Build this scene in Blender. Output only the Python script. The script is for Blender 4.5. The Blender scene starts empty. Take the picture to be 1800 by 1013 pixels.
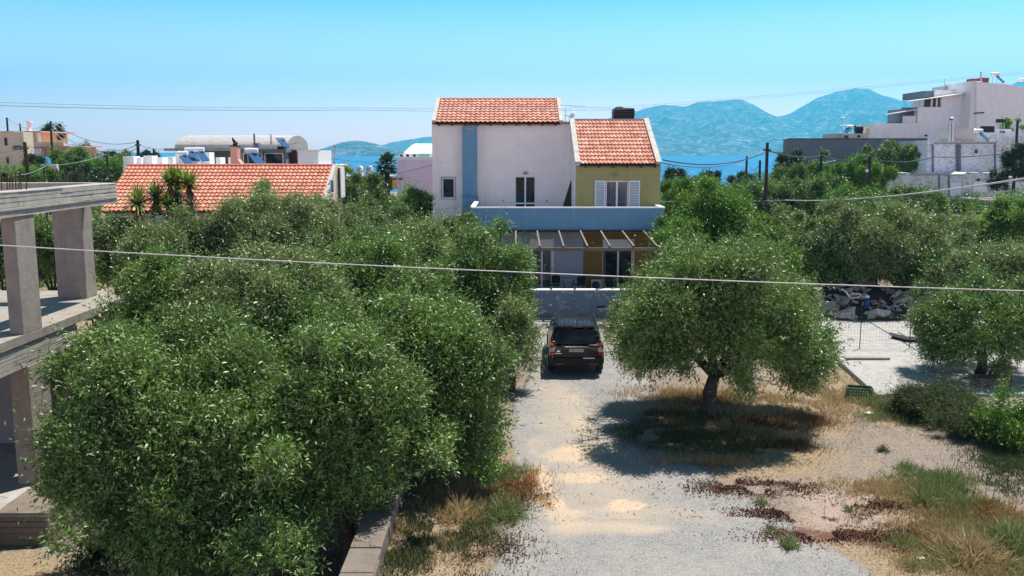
import bpy, math, random
import numpy as np
from mathutils import Vector, Matrix

# ---------------------------------------------------------------- camera, sky, sun
SC = bpy.context.scene
COL = SC.collection
CAMH, FPX = 7.7, 1600.0
TH = math.atan((506.5-264)/FPX)
cam_d = bpy.data.cameras.new("camera"); cam = bpy.data.objects.new("camera", cam_d); COL.objects.link(cam)
cam_d.sensor_width = 36; cam_d.lens = 36*FPX/1800; cam_d.clip_start = .1; cam_d.clip_end = 60000
cam.location = (0, 0, CAMH); cam.rotation_euler = (math.pi/2-TH, 0, 0)
SC.camera = cam
SUN_EL, SUN_AZ = math.radians(66), math.radians(40)      # behind the house, a little to the right
W = bpy.data.worlds.new("World"); SC.world = W; W.use_nodes = True
wn, wl = W.node_tree.nodes, W.node_tree.links
sky = wn.new("ShaderNodeTexSky"); sky.sky_type = 'NISHITA'; sky.sun_disc = False
sky.sun_elevation = SUN_EL; sky.sun_rotation = SUN_AZ; sky.altitude = 50; sky.air_density = 1.0
sky.dust_density = .6; sky.ozone_density = 1.0
bg = wn["Background"]; bg.inputs[1].default_value = .15
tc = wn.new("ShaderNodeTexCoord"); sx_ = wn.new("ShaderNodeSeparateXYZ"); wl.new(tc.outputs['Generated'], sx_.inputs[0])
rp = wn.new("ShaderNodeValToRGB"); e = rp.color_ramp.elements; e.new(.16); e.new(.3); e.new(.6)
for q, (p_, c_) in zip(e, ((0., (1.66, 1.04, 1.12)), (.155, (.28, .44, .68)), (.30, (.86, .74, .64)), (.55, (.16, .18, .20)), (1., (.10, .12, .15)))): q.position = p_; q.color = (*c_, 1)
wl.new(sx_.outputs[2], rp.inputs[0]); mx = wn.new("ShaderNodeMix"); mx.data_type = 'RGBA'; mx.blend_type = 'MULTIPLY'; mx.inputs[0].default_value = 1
wl.new(sky.outputs[0], mx.inputs[6]); wl.new(rp.outputs[0], mx.inputs[7]); wl.new(mx.outputs[2], bg.inputs[0])        # deeper cyan above hazy horizon; horizon raised for facade, unseen zenith dimmed for shadows
sd = bpy.data.lights.new("sun", 'SUN'); sun = bpy.data.objects.new("sun", sd); COL.objects.link(sun)
sd.energy = 3.7; sd.angle = math.radians(.5); sd.color = (1, .955, .88)
SV = Vector((math.sin(SUN_AZ)*math.cos(SUN_EL), math.cos(SUN_AZ)*math.cos(SUN_EL), math.sin(SUN_EL)))
sun.rotation_euler = SV.to_track_quat('Z', 'Y').to_euler(); sun.location = (20, 60, 80)
SC.view_settings.view_transform = 'Standard'; SC.view_settings.look = 'None'
SC.view_settings.gamma = 1; SC.view_settings.exposure = 1.3
SC.cycles.max_bounces = 8; SC.cycles.diffuse_bounces = 3; SC.cycles.glossy_bounces = 3
SC.cycles.transmission_bounces = 4; SC.cycles.transparent_max_bounces = 8; SC.cycles.volume_bounces = 0
SC.cycles.caustics_reflective = False; SC.cycles.caustics_refractive = False
SEA = -25.0

# ---------------------------------------------------------------- measuring helpers
def ray(px, py):
    u, v = (px-900)/FPX, (506.5-py)/FPX
    return Vector((u, math.cos(TH)+v*math.sin(TH), -math.sin(TH)+v*math.cos(TH)))
def P(px, py, Y):
    d = ray(px, py); return Vector((0, 0, CAMH))+d*(Y/d.y)
def G(px, py, z=0.):
    d = ray(px, py); return Vector((0, 0, CAMH))+d*((z-CAMH)/d.z)
def R(px0, py0, px1, py1, Y):
    a, b = P(px0, py0, Y), P(px1, py1, Y); return a.x, b.x, b.z, a.z      # x0,x1,z0,z1
def sm(t):
    t = min(1., max(0., t)); return t*t*(3-2*t)
def smn(t):
    t = np.clip(t, 0, 1); return t*t*(3-2*t)
def zt(x, y):
    x = np.asarray(x, float); y = np.asarray(y, float)
    z = .55*smn((y-32)/6)*smn((11.5-x)/1.5)*smn((x+14)/4)
    z = z-1.25*smn((-2.75-x)/.35)*smn((33-y)/7)
    z = z-.04*np.clip(y-95, 0, None)
    z = z+4.2*smn((-x-34)/24)*smn((y-62)/38)*smn((330-y)/150)
    z = z+6.0*smn((x-28)/42)*smn((y-72)/65)*smn((360-y)/150)
    z = z+.06*np.sin(x*.7+y*.3)*np.sin(y*.45-x*.2)*smn((np.hypot(x-8, y-24)-6)/20)
    return z
def zg(x, y): return float(zt(x, y))

# ---------------------------------------------------------------- object helpers
ORG = {}
def tag(o, label=None, cat=None, group=None, kind=None):
    if label: o['label'] = label
    if cat: o['category'] = cat
    if group: o['group'] = group
    if kind: o['kind'] = kind
    return o
def thing(name, loc, label, cat, group=None):
    o = bpy.data.objects.new(name, None); COL.objects.link(o); o.location = loc; o.empty_display_size = .2
    ORG[o] = Vector(loc); return tag(o, label, cat, group)
def link(me, name, mat, parent=None, org=None):
    o = bpy.data.objects.new(name, me); COL.objects.link(o)
    if mat is not None:
        for m in (mat if isinstance(mat, (list, tuple)) else [mat]): me.materials.append(m)
    if parent is not None: o.parent = parent; ORG[o] = ORG[parent]
    else: o.location = org or (0, 0, 0); ORG[o] = Vector(org or (0, 0, 0))
    return o
def npmesh(name, V, F, rnd=None, smooth=False):
    V = np.asarray(V, np.float32); F = np.asarray(F, np.int32)
    me = bpy.data.meshes.new(name); k = F.shape[1]
    me.vertices.add(len(V)); me.vertices.foreach_set('co', V.ravel())
    me.loops.add(F.size); me.loops.foreach_set('vertex_index', F.ravel())
    me.polygons.add(len(F)); me.polygons.foreach_set('loop_start', np.arange(0, F.size, k, dtype=np.int32))
    me.polygons.foreach_set('loop_total', np.full(len(F), k, np.int32))
    if smooth: me.polygons.foreach_set('use_smooth', np.ones(len(F), bool))
    if rnd is not None:
        a = me.attributes.new('rnd', 'FLOAT', 'FACE'); a.data.foreach_set('value', np.asarray(rnd, np.float32))
    me.update(calc_edges=True); return me
class MB:
    def __init__(s): s.v, s.f, s.r, s.cur = [], [], [], .5
    def face(s, pts):
        n = len(s.v); s.v += [tuple(p) for p in pts]; s.f.append(tuple(range(n, n+len(pts)))); s.r.append(s.cur); return s
    def box(s, x0, x1, y0, y1, z0, z1, M=None):
        c = [Vector((x, y, z)) for z in (z0, z1) for y in (y0, y1) for x in (x0, x1)]
        if M is not None: c = [M @ p for p in c]
        n = len(s.v); s.v += [tuple(p) for p in c]
        for q in ((0, 2, 3, 1), (4, 5, 7, 6), (0, 1, 5, 4), (2, 6, 7, 3), (0, 4, 6, 2), (1, 3, 7, 5)):
            s.f.append(tuple(n+i for i in q)); s.r.append(s.cur)
        return s
    def bar(s, a, b, w, h, up=(0, 0, 1)):
        a, b = Vector(a), Vector(b); d = (b-a); L = d.length; d.normalize(); up = Vector(up)
        if abs(d.dot(up)) > .98: up = Vector((0, 1, 0))
        x = d.cross(up).normalized(); z = x.cross(d)
        M = Matrix(((x.x, d.x, z.x, a.x), (x.y, d.y, z.y, a.y), (x.z, d.z, z.z, a.z), (0, 0, 0, 1)))
        return s.box(-w/2, w/2, 0, L, -h/2, h/2, M)
    def tube(s, pts, r, n=8, cap=True):
        pts = [Vector(p) for p in pts]; m = len(pts); rs = r if isinstance(r, (list, tuple)) else [r]*m
        base = len(s.v); ref = None
        for i, p in enumerate(pts):
            d = (pts[min(i+1, m-1)]-pts[max(i-1, 0)]).normalized()
            if ref is None: ref = Vector((0, 0, 1)) if abs(d.z) < .9 else Vector((0, 1, 0))
            x = d.cross(ref).normalized(); y = d.cross(x).normalized(); ref = x.cross(d) if abs(x.cross(d).dot(d)) < .9 else ref
            for k in range(n):
                a = 2*math.pi*k/n; s.v.append(tuple(p+x*math.cos(a)*rs[i]+y*math.sin(a)*rs[i]))
        for i in range(m-1):
            for k in range(n):
                a, b = base+i*n+k, base+i*n+(k+1) % n
                s.f.append((a, b, b+n, a+n)); s.r.append(s.cur)
        if cap:
            s.f.append(tuple(base+k for k in range(n))[::-1]); s.r.append(s.cur)
            s.f.append(tuple(base+(m-1)*n+k for k in range(n))); s.r.append(s.cur)
        return s
    def lathe(s, prof, c, n=20, ax='z'):
        base = len(s.v); c = Vector(c)
        for r, h in prof:
            for k in range(n):
                a = 2*math.pi*k/n; p = (r*math.cos(a), r*math.sin(a), h)
                if ax == 'x': p = (p[2], p[0], p[1])
                if ax == 'y': p = (p[0], p[2], p[1])
                s.v.append(tuple(c+Vector(p)))
        for i in range(len(prof)-1):
            for k in range(n):
                a, b = base+i*n+k, base+i*n+(k+1) % n; s.f.append((a, b, b+n, a+n)); s.r.append(s.cur)
        s.f.append(tuple(base+k for k in range(n))[::-1]); s.r.append(s.cur)
        s.f.append(tuple(base+(len(prof)-1)*n+k for k in range(n))); s.r.append(s.cur)
        return s
    def prism(s, poly, a, b, ax='y'):        # poly of 2-D points, extruded along one axis from a to b
        def q(p, t): return {'y': (p[0], t, p[1]), 'x': (t, p[0], p[1]), 'z': (p[0], p[1], t)}[ax]
        n = len(poly); base = len(s.v); s.v += [q(p, a) for p in poly]+[q(p, b) for p in poly]
        s.f.append(tuple(range(base, base+n))); s.f.append(tuple(range(base+2*n-1, base+n-1, -1))); s.r += [s.cur]*2
        for i in range(n):
            j = (i+1) % n; s.f.append((base+i, base+n+i, base+n+j, base+j)); s.r.append(s.cur)
        return s
    def facade(s, x0, x1, z0, z1, y, holes, d=.14):
        xs = sorted({x0, x1, *[h[0] for h in holes], *[h[1] for h in holes]})
        zs = sorted({z0, z1, *[h[2] for h in holes], *[h[3] for h in holes]})
        for i in range(len(xs)-1):
            for j in range(len(zs)-1):
                cx, cz = (xs[i]+xs[i+1])/2, (zs[j]+zs[j+1])/2
                if any(h[0] < cx < h[1] and h[2] < cz < h[3] for h in holes): continue
                s.face([(xs[i], y, zs[j]), (xs[i+1], y, zs[j]), (xs[i+1], y, zs[j+1]), (xs[i], y, zs[j+1])])
        for a, b, c, e in holes:
            for p, q in (((a, c), (b, c)), ((b, c), (b, e)), ((b, e), (a, e)), ((a, e), (a, c))):
                s.face([(p[0], y, p[1]), (p[0], y+d, p[1]), (q[0], y+d, q[1]), (q[0], y, q[1])])
        return s
    def build(s, name, mat, parent=None, org=None, smooth=False, bevel=0, label=None):
        o0 = ORG[parent] if parent is not None else Vector(org or (0, 0, 0))
        me = bpy.data.meshes.new(name)
        me.from_pydata([(a-o0.x, b-o0.y, c-o0.z) for a, b, c in s.v], [], s.f)
        a = me.attributes.new('rnd', 'FLOAT', 'FACE'); a.data.foreach_set('value', s.r)
        if smooth: me.polygons.foreach_set('use_smooth', [True]*len(s.f))
        me.update(); o = link(me, name, mat, parent, org)
        if bevel:
            m = o.modifiers.new('bevel', 'BEVEL'); m.width = bevel; m.segments = 2; m.limit_method = 'ANGLE'
        if label: o['label'] = label
        return o
def box(name, mat, parent, x0, x1, y0, y1, z0, z1, bevel=0, label=None):
    return MB().box(x0, x1, y0, y1, z0, z1).build(name, mat, parent, bevel=bevel, label=label)

# ---------------------------------------------------------------- materials
def newmat(name):
    m = bpy.data.materials.new(name); m.use_nodes = True; nt = m.node_tree
    return m, nt, nt.nodes['Principled BSDF']
def nd(nt, t, **kw):
    n = nt.nodes.new(t)
    for k, v in kw.items(): setattr(n, k, v)
    return n
def ramp(nt, src, stops):
    r = nd(nt, 'ShaderNodeValToRGB'); e = r.color_ramp.elements
    while len(e) < len(stops): e.new(.5)
    for q, (p, c) in zip(e, stops): q.position = p; q.color = (c[0], c[1], c[2], 1) if not isinstance(c, (int, float)) else (c, c, c, 1)
    nt.links.new(src, r.inputs[0]); return r.outputs[0]
def mixc(nt, fac, a, b, mode='MIX'):
    n = nd(nt, 'ShaderNodeMix', data_type='RGBA', blend_type=mode)
    for i, s in ((0, fac), (6, a), (7, b)):
        if isinstance(s, (int, float)): n.inputs[i].default_value = s
        elif isinstance(s, tuple): n.inputs[i].default_value = (*s[:3], 1)
        else: nt.links.new(s, n.inputs[i])
    return n.outputs[2]
def noise(nt, scale, detail=5, rough=.6, vec=None, dist=0.):
    n = nd(nt, 'ShaderNodeTexNoise'); n.inputs['Scale'].default_value = scale; n.inputs['Detail'].default_value = detail
    n.inputs['Roughness'].default_value = rough; n.inputs['Distortion'].default_value = dist
    if vec is None: vec = nd(nt, 'ShaderNodeTexCoord').outputs['Object']
    nt.links.new(vec, n.inputs['Vector']); return n.outputs[0]
def scaled(nt, sx, sy, sz, rot=(0, 0, 0)):
    c = nd(nt, 'ShaderNodeTexCoord'); m = nd(nt, 'ShaderNodeMapping'); m.inputs['Scale'].default_value = (sx, sy, sz)
    m.inputs['Rotation'].default_value = rot
    nt.links.new(c.outputs['Object'], m.inputs[0]); return m.outputs[0]
def bump(nt, bs, h, strength=.3, dist=.02):
    b = nd(nt, 'ShaderNodeBump'); b.inputs['Strength'].default_value = strength; b.inputs['Distance'].default_value = dist
    nt.links.new(h, b.inputs['Height']); nt.links.new(b.outputs[0], bs.inputs['Normal'])
def attr(nt, name):
    return nd(nt, 'ShaderNodeAttribute', attribute_name=name).outputs['Fac']
def flat(name, col, rough=.6, metal=0., var=.15, scale=6, spec=.5):
    m, nt, b = newmat(name)
    c2 = tuple(x*(1-var) for x in col)
    nt.links.new(ramp(nt, noise(nt, scale), [(.35, c2), (.65, col)]), b.inputs['Base Color'])
    b.inputs['Roughness'].default_value = rough; b.inputs['Metallic'].default_value = metal
    b.inputs['Specular IOR Level'].default_value = spec; return m
def plaster(name, col, stain=(.3, .28, .25), amt=.25, streak=True, peel=None, peel_amt=.62):
    m, nt, b = newmat(name)
    c = ramp(nt, noise(nt, 1.3, 6, .7), [(.3, tuple(x*.88 for x in col)), (.7, col)])
    if streak:
        s = ramp(nt, noise(nt, 1., 6, .75, scaled(nt, 3.2, 3.2, .25)), [(.52, 0.), (.8, amt)])
        c = mixc(nt, s, c, stain)
    if peel:
        s = ramp(nt, noise(nt, 2.4, 8, .72, scaled(nt, 1, 1, 1.8)), [(peel_amt, 0.), (peel_amt+.05, 1.)])
        c = mixc(nt, s, c, peel)
    nt.links.new(c, b.inputs['Base Color']); b.inputs['Roughness'].default_value = .85
    b.inputs['Specular IOR Level'].default_value = .3
    bump(nt, b, noise(nt, 40, 4), .25, .01); return m
def concrete(name, col, boards=0.):
    m, nt, b = newmat(name)
    c = ramp(nt, noise(nt, 2.2, 9, .75), [(.25, tuple(x*.62 for x in col)), (.5, col), (.8, tuple(min(1, x*1.25) for x in col))])
    s = ramp(nt, noise(nt, 1., 7, .8, scaled(nt, 5, 5, .5)), [(.5, 0.), (.8, .55)])
    c = mixc(nt, s, c, (.1, .09, .075))
    h = noise(nt, 22, 8, .7)
    if boards:
        w = nd(nt, 'ShaderNodeTexWave', wave_type='BANDS', bands_direction='Z', wave_profile='SAW')
        w.inputs['Scale'].default_value = boards; w.inputs['Distortion'].default_value = .25; w.inputs['Detail'].default_value = 3
        nt.links.new(nd(nt, 'ShaderNodeTexCoord').outputs['Object'], w.inputs[0])
        line = ramp(nt, w.outputs[1], [(0., 0.), (.22, 1.), (.9, 1.), (1., .0)])
        n2 = ramp(nt, noise(nt, 1., 5, .6, scaled(nt, .6, .6, 9)), [(.35, 0.), (.5, 1.)])
        line = mixc(nt, n2, line, (1, 1, 1)); c = mixc(nt, line, mixc(nt, .6, c, (.03, .025, .02)), c)
        h = mixc(nt, .75, h, line)
    nt.links.new(c, b.inputs['Base Color']); b.inputs['Roughness'].default_value = .92
    b.inputs['Specular IOR Level'].default_value = .2
    bump(nt, b, h, .7, .03); return m
def leafmat(name, dark, light, back, trans=.3, rough=.42, spec=.5):
    m, nt, b = newmat(name)
    c = mixc(nt, attr(nt, 'rnd'), dark, light)
    big = ramp(nt, noise(nt, .9, 3, .6), [(.32, .6), (.68, 1.4)])
    c = mixc(nt, 1., c, big, 'MULTIPLY')
    g = nd(nt, 'ShaderNodeNewGeometry'); c2 = mixc(nt, g.outputs['Backfacing'], c, back)
    nt.links.new(c2, b.inputs['Base Color']); b.inputs['Roughness'].default_value = rough
    b.inputs['Specular IOR Level'].default_value = spec
    t = nd(nt, 'ShaderNodeBsdfTranslucent'); nt.links.new(mixc(nt, .5, c, tuple(min(1, x*1.5) for x in light)), t.inputs[0])
    ms = nd(nt, 'ShaderNodeMixShader'); ms.inputs[0].default_value = trans
    nt.links.new(b.outputs[0], ms.inputs[1]); nt.links.new(t.outputs[0], ms.inputs[2])
    nt.links.new(ms.outputs[0], nt.nodes['Material Output'].inputs[0]); return m
def tilemat(name, a, b_, c_, dirt):
    m, nt, b = newmat(name)
    c = ramp(nt, attr(nt, 'rnd'), [(0., a), (.5, b_), (1., c_)])
    c = mixc(nt, ramp(nt, noise(nt, 9, 6, .7), [(.5, 0.), (.8, .4)]), c, dirt)
    nt.links.new(c, b.inputs['Base Color']); b.inputs['Roughness'].default_value = .75; bump(nt, b, noise(nt, 60), .2, .01); return m
M = dict(
    white=plaster('white_plaster', (.78, .75, .75), amt=.22), mauve=plaster('mauve_white_plaster', (.92, .86, .82), stain=(.48, .44, .42), amt=.34),
    blue=plaster('blue_plaster', (.155, .31, .46), stain=(.42, .47, .5), amt=.5), blue2=plaster('blue_grey_plaster', (.36, .43, .52), amt=.2),
    peelblue=plaster('peeling_blue_plaster', (.17, .22, .31), stain=(.3, .33, .38), amt=.6, peel=(.46, .45, .43), peel_amt=.56),
    olive=plaster('olive_plaster', (.37, .34, .14), stain=(.16, .13, .04), amt=.4), ochre=plaster('ochre_plaster', (.26, .16, .04), amt=.2),
    cream=plaster('cream_plaster', (.62, .52, .38), amt=.3), yellow=plaster('yellow_plaster', (.72, .52, .24), amt=.2),
    peach=plaster('peach_plaster', (.7, .40, .24), amt=.2), pinkw=plaster('pink_plaster', (.72, .56, .66), amt=.25),
    slate=plaster('slate_blue_render', (.135, .165, .20), stain=(.2, .22, .24), amt=.4), oldwhite=plaster('weathered_white_plaster', (.66, .68, .72), stain=(.22, .22, .22), amt=.75, peel=(.36, .36, .38), peel_amt=.53),
    lav=plaster('lavender_white_render', (.80, .79, .81), amt=.15), conc=concrete('bare_concrete', (.28, .245, .21)), conb=concrete('board_marked_concrete', (.36, .33, .29), 2.3),
    cond=concrete('old_brown_concrete', (.17, .14, .115), 1.7), conw=concrete('pale_dusty_concrete', (.34, .325, .31)),
    wframe=flat('white_paint', (.78, .8, .82), .4, var=.06), shutter=flat('pale_blue_white_paint', (.66, .76, .84), .5, var=.08),
    mortar=flat('pale_mortar', (.52, .47, .42), .9, var=.35, scale=9), cap=flat('white_marble_cap', (.8, .76, .74), .6, var=.12),
    wood=flat('weathered_wood', (.22, .17, .14), .85, var=.5, scale=14), dwood=flat('dark_brown_wood', (.05, .034, .025), .8, var=.4), black=flat('black_plastic', (.006, .006, .008), .5, var=.2, spec=.25),
    metal=flat('grey_metal', (.42, .43, .45), .35, .8), dmetal=flat('dark_metal', (.04, .04, .045), .5, .6), rust=flat('rusty_steel', (.09, .045, .028), .85, .3, var=.5, scale=30),
    red=flat('red_plastic', (.20, .02, .02), .5), maroon=flat('dark_red_paint', (.16, .02, .03), .5), orange=flat('orange_brick', (.34, .15, .09), .8), green=flat('green_plastic', (.03, .12, .045), .45),
    teal=flat('teal_sheet', (.12, .5, .42), .5), panel=flat('solar_collector', (.03, .10, .22), .8, spec=.1), cable=flat('pale_cable', (.62, .56, .55), .5, var=.2), wire=flat('dark_wire', (.045, .055, .085), .6), lwire=flat('far_wire', (.25, .3, .36), .6),
    pole=flat('dark_timber_pole', (.035, .03, .035), .9, var=.4), bark=flat('olive_bark', (.085, .07, .058), .95, var=.6, scale=9), tank=flat('white_enamel', (.75, .76, .78), .3), sheet=flat('grey_tarpaulin', (.2, .2, .21), .6),
    stone=concrete('rubble_stone', (.30, .27, .24)), soil=concrete('rubble_shadow_dark', (.07, .06, .05)), rubw=flat('broken_white_plaster', (.62, .59, .55), .95, var=.4, scale=5), pinkch=plaster('pink_chimney', (.62, .33, .28), amt=.4), plastic=flat('pale_green_sheet', (.35, .65, .5), .5),  # heap base colour holds the black shadows between the rubble pieces
)
m, nt, b = newmat('window_glass'); b.inputs['Base Color'].default_value = (.02, .028, .035, 1); b.inputs['Roughness'].default_value = .06; b.inputs['Specular IOR Level'].default_value = .1; M['glass'] = m
nt.links.new(ramp(nt, noise(nt, 1.5, 2), [(.4, (.012, .016, .02)), (.6, (.045, .055, .065))]), b.inputs['Base Color'])
m, nt, b = newmat('curtain_glass'); b.inputs['Roughness'].default_value = .08; M['curtain'] = m
nt.links.new(ramp(nt, noise(nt, 1., 3, .5, scaled(nt, 22, 22, 1.5)), [(.35, (.02, .03, .05)), (.7, (.14, .17, .22))]), b.inputs['Base Color'])
m, nt, b = newmat('car_paint'); b.inputs['Base Color'].default_value = (.004, .005, .009, 1); b.inputs['Roughness'].default_value = .3; M['paint'] = m
b.inputs['Coat Weight'].default_value = .25; b.inputs['Coat Roughness'].default_value = .05; b.inputs['Specular IOR Level'].default_value = .25
nt.links.new(ramp(nt, noise(nt, 8, 5), [(.4, .22), (.7, .42)]), b.inputs['Roughness'])
M['redlens'] = flat('red_lens', (.4, .01, .03), .1); M['lens'] = flat('clear_lens', (.45, .42, .42), .1); M['chrome'] = flat('bright_metal', (.75, .76, .78), .12, 1.)
M['plate'] = flat('plate_white', (.6, .6, .6), .5, var=.05); M['plateblue'] = flat('plate_blue', (.02, .06, .25), .5); M['rubber'] = flat('tyre_rubber', (.015, .015, .016), .85)
M['olive_leaf'] = leafmat('olive_leaf', (.009, .028, .004), (.170, .310, .038), (.19, .27, .10), .13, .44, .42)
M['olive_leaf_b'] = leafmat('olive_leaf_pale', (.015, .034, .006), (.245, .345, .075), (.26, .31, .15), .13, .44, .42)
M['green_leaf'] = leafmat('green_leaf', (.012, .042, .003), (.15, .31, .022), (.15, .27, .05), .15, .46, .36)
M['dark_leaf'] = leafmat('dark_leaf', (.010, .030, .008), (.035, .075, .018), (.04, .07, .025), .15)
M['bright_leaf'] = leafmat('bright_leaf', (.05, .13, .01), (.17, .30, .04), (.15, .25, .06), .35)
M['yucca_leaf'] = leafmat('yucca_leaf', (.03, .07, .008), (.22, .30, .035), (.18, .24, .05), .2)
M['dead_leaf'] = leafmat('dead_frond', (.10, .06, .03), (.2, .14, .08), (.18, .12, .07), .1, .7)
M['dry_grass'] = leafmat('dry_grass', (.24, .14, .05), (.46, .35, .18), (.4, .3, .16), .25, .7, .2)
M['rust_grass'] = leafmat('rusty_grass', (.16, .06, .02), (.34, .17, .06), (.25, .14, .06), .25, .8, .2)
M['weed'] = leafmat('weed', (.06, .085, .02), (.22, .26, .09), (.2, .22, .09), .25, .6, .3)
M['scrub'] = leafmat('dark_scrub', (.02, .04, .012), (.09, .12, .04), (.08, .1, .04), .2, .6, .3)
M['litter'] = leafmat('leaf_litter', (.05, .018, .012), (.17, .06, .04), (.12, .06, .04), .05, .8, .2)
M['tile'] = tilemat('roof_tile', (.36, .11, .065), (.51, .21, .135), (.62, .36, .26), (.28, .2, .16))
M['tile2'] = tilemat('roof_tile_orange', (.40, .11, .06), (.54, .19, .11), (.63, .31, .21), (.3, .19, .15))
# ---------------------------------------------------------------- terrain
RS = np.random.RandomState(7)
def vnoise(x, y, seed=0):
    xi, yi = np.floor(x).astype(np.int64), np.floor(y).astype(np.int64); fx, fy = x-xi, y-yi
    fx, fy = fx*fx*(3-2*fx), fy*fy*(3-2*fy)
    def h(a, b):
        n = (a*374761393+b*668265263+seed*974634777) & 0xffffffff
        n = ((n ^ (n >> 13))*1274126177) & 0xffffffff
        return ((n ^ (n >> 16)) & 0xffff)/65535.
    return (h(xi, yi)*(1-fx)+h(xi+1, yi)*fx)*(1-fy)+(h(xi, yi+1)*(1-fx)+h(xi+1, yi+1)*fx)*fy
def fbm(x, y, oct=5, seed=0, g=.5):
    s = 0; a = 1; t = 0
    for i in range(oct):
        s = s+a*vnoise(x*2**i, y*2**i, seed+i); t += a; a *= g
    return s/t
def axis(lo, hi, step, far, n):
    a = np.arange(lo, hi, step); g = np.geomspace(.3, far, n)
    return np.concatenate([(lo-g[::-1]), a, hi+g])
xs = axis(-14, 24, .13, 900, 60); ys = np.concatenate([-np.geomspace(.3, 60, 18)[::-1]+12, np.arange(12, 46, .13), 46+np.geomspace(.3, 800, 90)])
XX, YY = np.meshgrid(xs, ys)
edge = lambda v, pts: np.interp(v, [p[0] for p in pts], [p[1] for p in pts])
nz = (fbm(XX*.9, YY*.9, 4, 3)-.5)*2
xl = edge(YY, [(12, -1.2), (15.6, -.5), (17.3, -.1), (19, .35), (20.7, .1), (24, -.1), (27, 0), (30.5, .5), (36, .9), (38, 1.0)])
xr = edge(YY, [(12, 9), (15.6, 6.9), (17.9, 5.9), (20.2, 4.9), (22.8, 3.9), (26, 4.4), (28, 4.9), (32, 4.0), (36, 4.1), (38.4, 4.6)])
drv = smn((XX-xl+nz*.35)/.5+.5)*smn((xr-XX+nz*.5)/.7+.5)*smn((38.3-YY)/.6)
WX, WY = (fbm(XX*1.1, YY*1.1, 4, 41)-.5)*2.2, (fbm(XX*1.1+9, YY*1.1, 4, 43)-.5)*2.2
def blob(px, py, rx, ry, rot=0, soft=.35, nn=.35):
    c = G(px, py); dx, dy = XX-c.x+WX*min(1., rx)*.55, YY-c.y+WY*min(1., ry)*.55; a = math.radians(rot)
    u, v = dx*math.cos(a)+dy*math.sin(a), -dx*math.sin(a)+dy*math.cos(a)
    d = np.sqrt((u/rx)**2+(v/ry)**2)+nz*nn+(fbm(XX*4, YY*4, 3, 9)-.5)*nn
    return smn((1-d)/soft+.5)
bl = lambda *a: blob(*a[:4], *(a[5:] if len(a) > 5 else ()))*a[4]
sand = np.clip(blob(1010, 740, 1.1, 3.2, 0, 1.3, .3)*.30+blob(1030, 860, 1.7, 1.7, 0, 1.2, .3)*.30+blob(1000, 795, .95, .75, 0, .8, .3)*.6+blob(1025, 750, .35, .9, 8, 1., .3)*.3+blob(985, 690, .8, 1.2, 0, 1.2, .5)*.2
    +blob(953, 835, .2, .8, 6, .9, .3)*.8+blob(968, 876, .24, .55, 25, .9, .3)*.8+blob(990, 908, .45, .45, 20, 1., .4)*.5+blob(1092, 885, .42, .33, 0, .3, .12)*1.0+blob(1060, 930, 1.2, .3, 0, 1., .3)*.45+blob(1020, 840, .5, .25, 0, .8, .3)*.6+blob(1140, 905, 1.1, .7, 0, 1.2, .5)*.2, 0, 1.1)
rustm = np.maximum.reduce([blob(936, 838, .17, .7, -4, .7, .4)*1.2, blob(958, 880, .13, .6, 22, .7, .4)*1.2, blob(1060, 820, 1.0, .09, -3, .8, .3)*.6, blob(1100, 912, .55, .07, 0, .8, .3)*.6])*.9
lit = np.maximum.reduce([blob(1330, 858, 1.4, .45, -14, .9, .8), blob(1400, 905, 1.7, .45, -25, .9, .8), blob(1480, 945, 1.6, .4, -25, .9, .8), blob(1570, 890, 1.1, .3, -20, .9, .8), blob(1600, 950, 1.1, .5, 0, .9, .9),
    blob(1180, 730, 1.6, .6, 0, .9, .8), blob(1340, 740, 1.8, .8, 0, .9, .8), blob(900, 870, 1., 1.2, 0, .9, .8)])
lit = lit*smn((fbm(XX*2.6, YY*2.6, 4, 51)-.36)/.22)
pinks = np.maximum.reduce([blob(1480, 880, 1.5, .9, -20, .8, .5), blob(1540, 920, 1.6, .8, -20, .8, .5)])
dry = np.maximum.reduce([blob(1180, 700, 2.2, 1.6, 0, .9, .6), blob(1400, 710, 3.2, 3.0, 0, .9, .6), blob(1250, 780, 3, 2.5, 0, .9, .6), blob(1650, 950, 3, 3.5, 0, .9, .6), blob(1500, 660, 2, 3, 0, .9, .5),
    blob(850, 860, 1.6, 2.6, 0, .9, .6), blob(40, 985, 4, 3, 0, .9, .4), blob(1080, 590, 1.6, 2.6, 0, .9, .5), blob(720, 960, 1.5, 2.5, 0, .9, .7)])
far = smn((np.hypot(XX-4, YY-26)-16)/10); dry = np.maximum(dry, far*(.35+.5*fbm(XX*.05, YY*.05, 4, 5)))
ZZ = zt(XX, YY)
near = smn((48-YY)/10)*smn((XX+16)/4)*smn((28-XX)/4)
ZZ = ZZ+near*((fbm(XX*1.3, YY*1.3, 5, 11)-.5)*(.10-.06*drv)+(fbm(XX*6, YY*6, 3, 21)-.5)*.035*(1-.6*drv))
ZZ = ZZ-near*rustm*.0-blob(1040, 870, 1.2, .9, 0, .6, .2)*.05
V = np.stack([XX, YY, ZZ], -1).reshape(-1, 3); nx = len(xs); ny = len(ys)
ii = (np.arange(ny-1)[:, None]*nx+np.arange(nx-1)[None]).ravel()
F = np.stack([ii, ii+1, ii+nx+1, ii+nx], 1)
isd = drv.ravel()[F].mean(1) > .5
m, nt, b = newmat('dry_ground_and_gravel')
geo = nd(nt, 'ShaderNodeNewGeometry').outputs['Position']
vo = nd(nt, 'ShaderNodeTexVoronoi'); vo.inputs['Scale'].default_value = 42; nt.links.new(geo, vo.inputs['Vector'])
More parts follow.
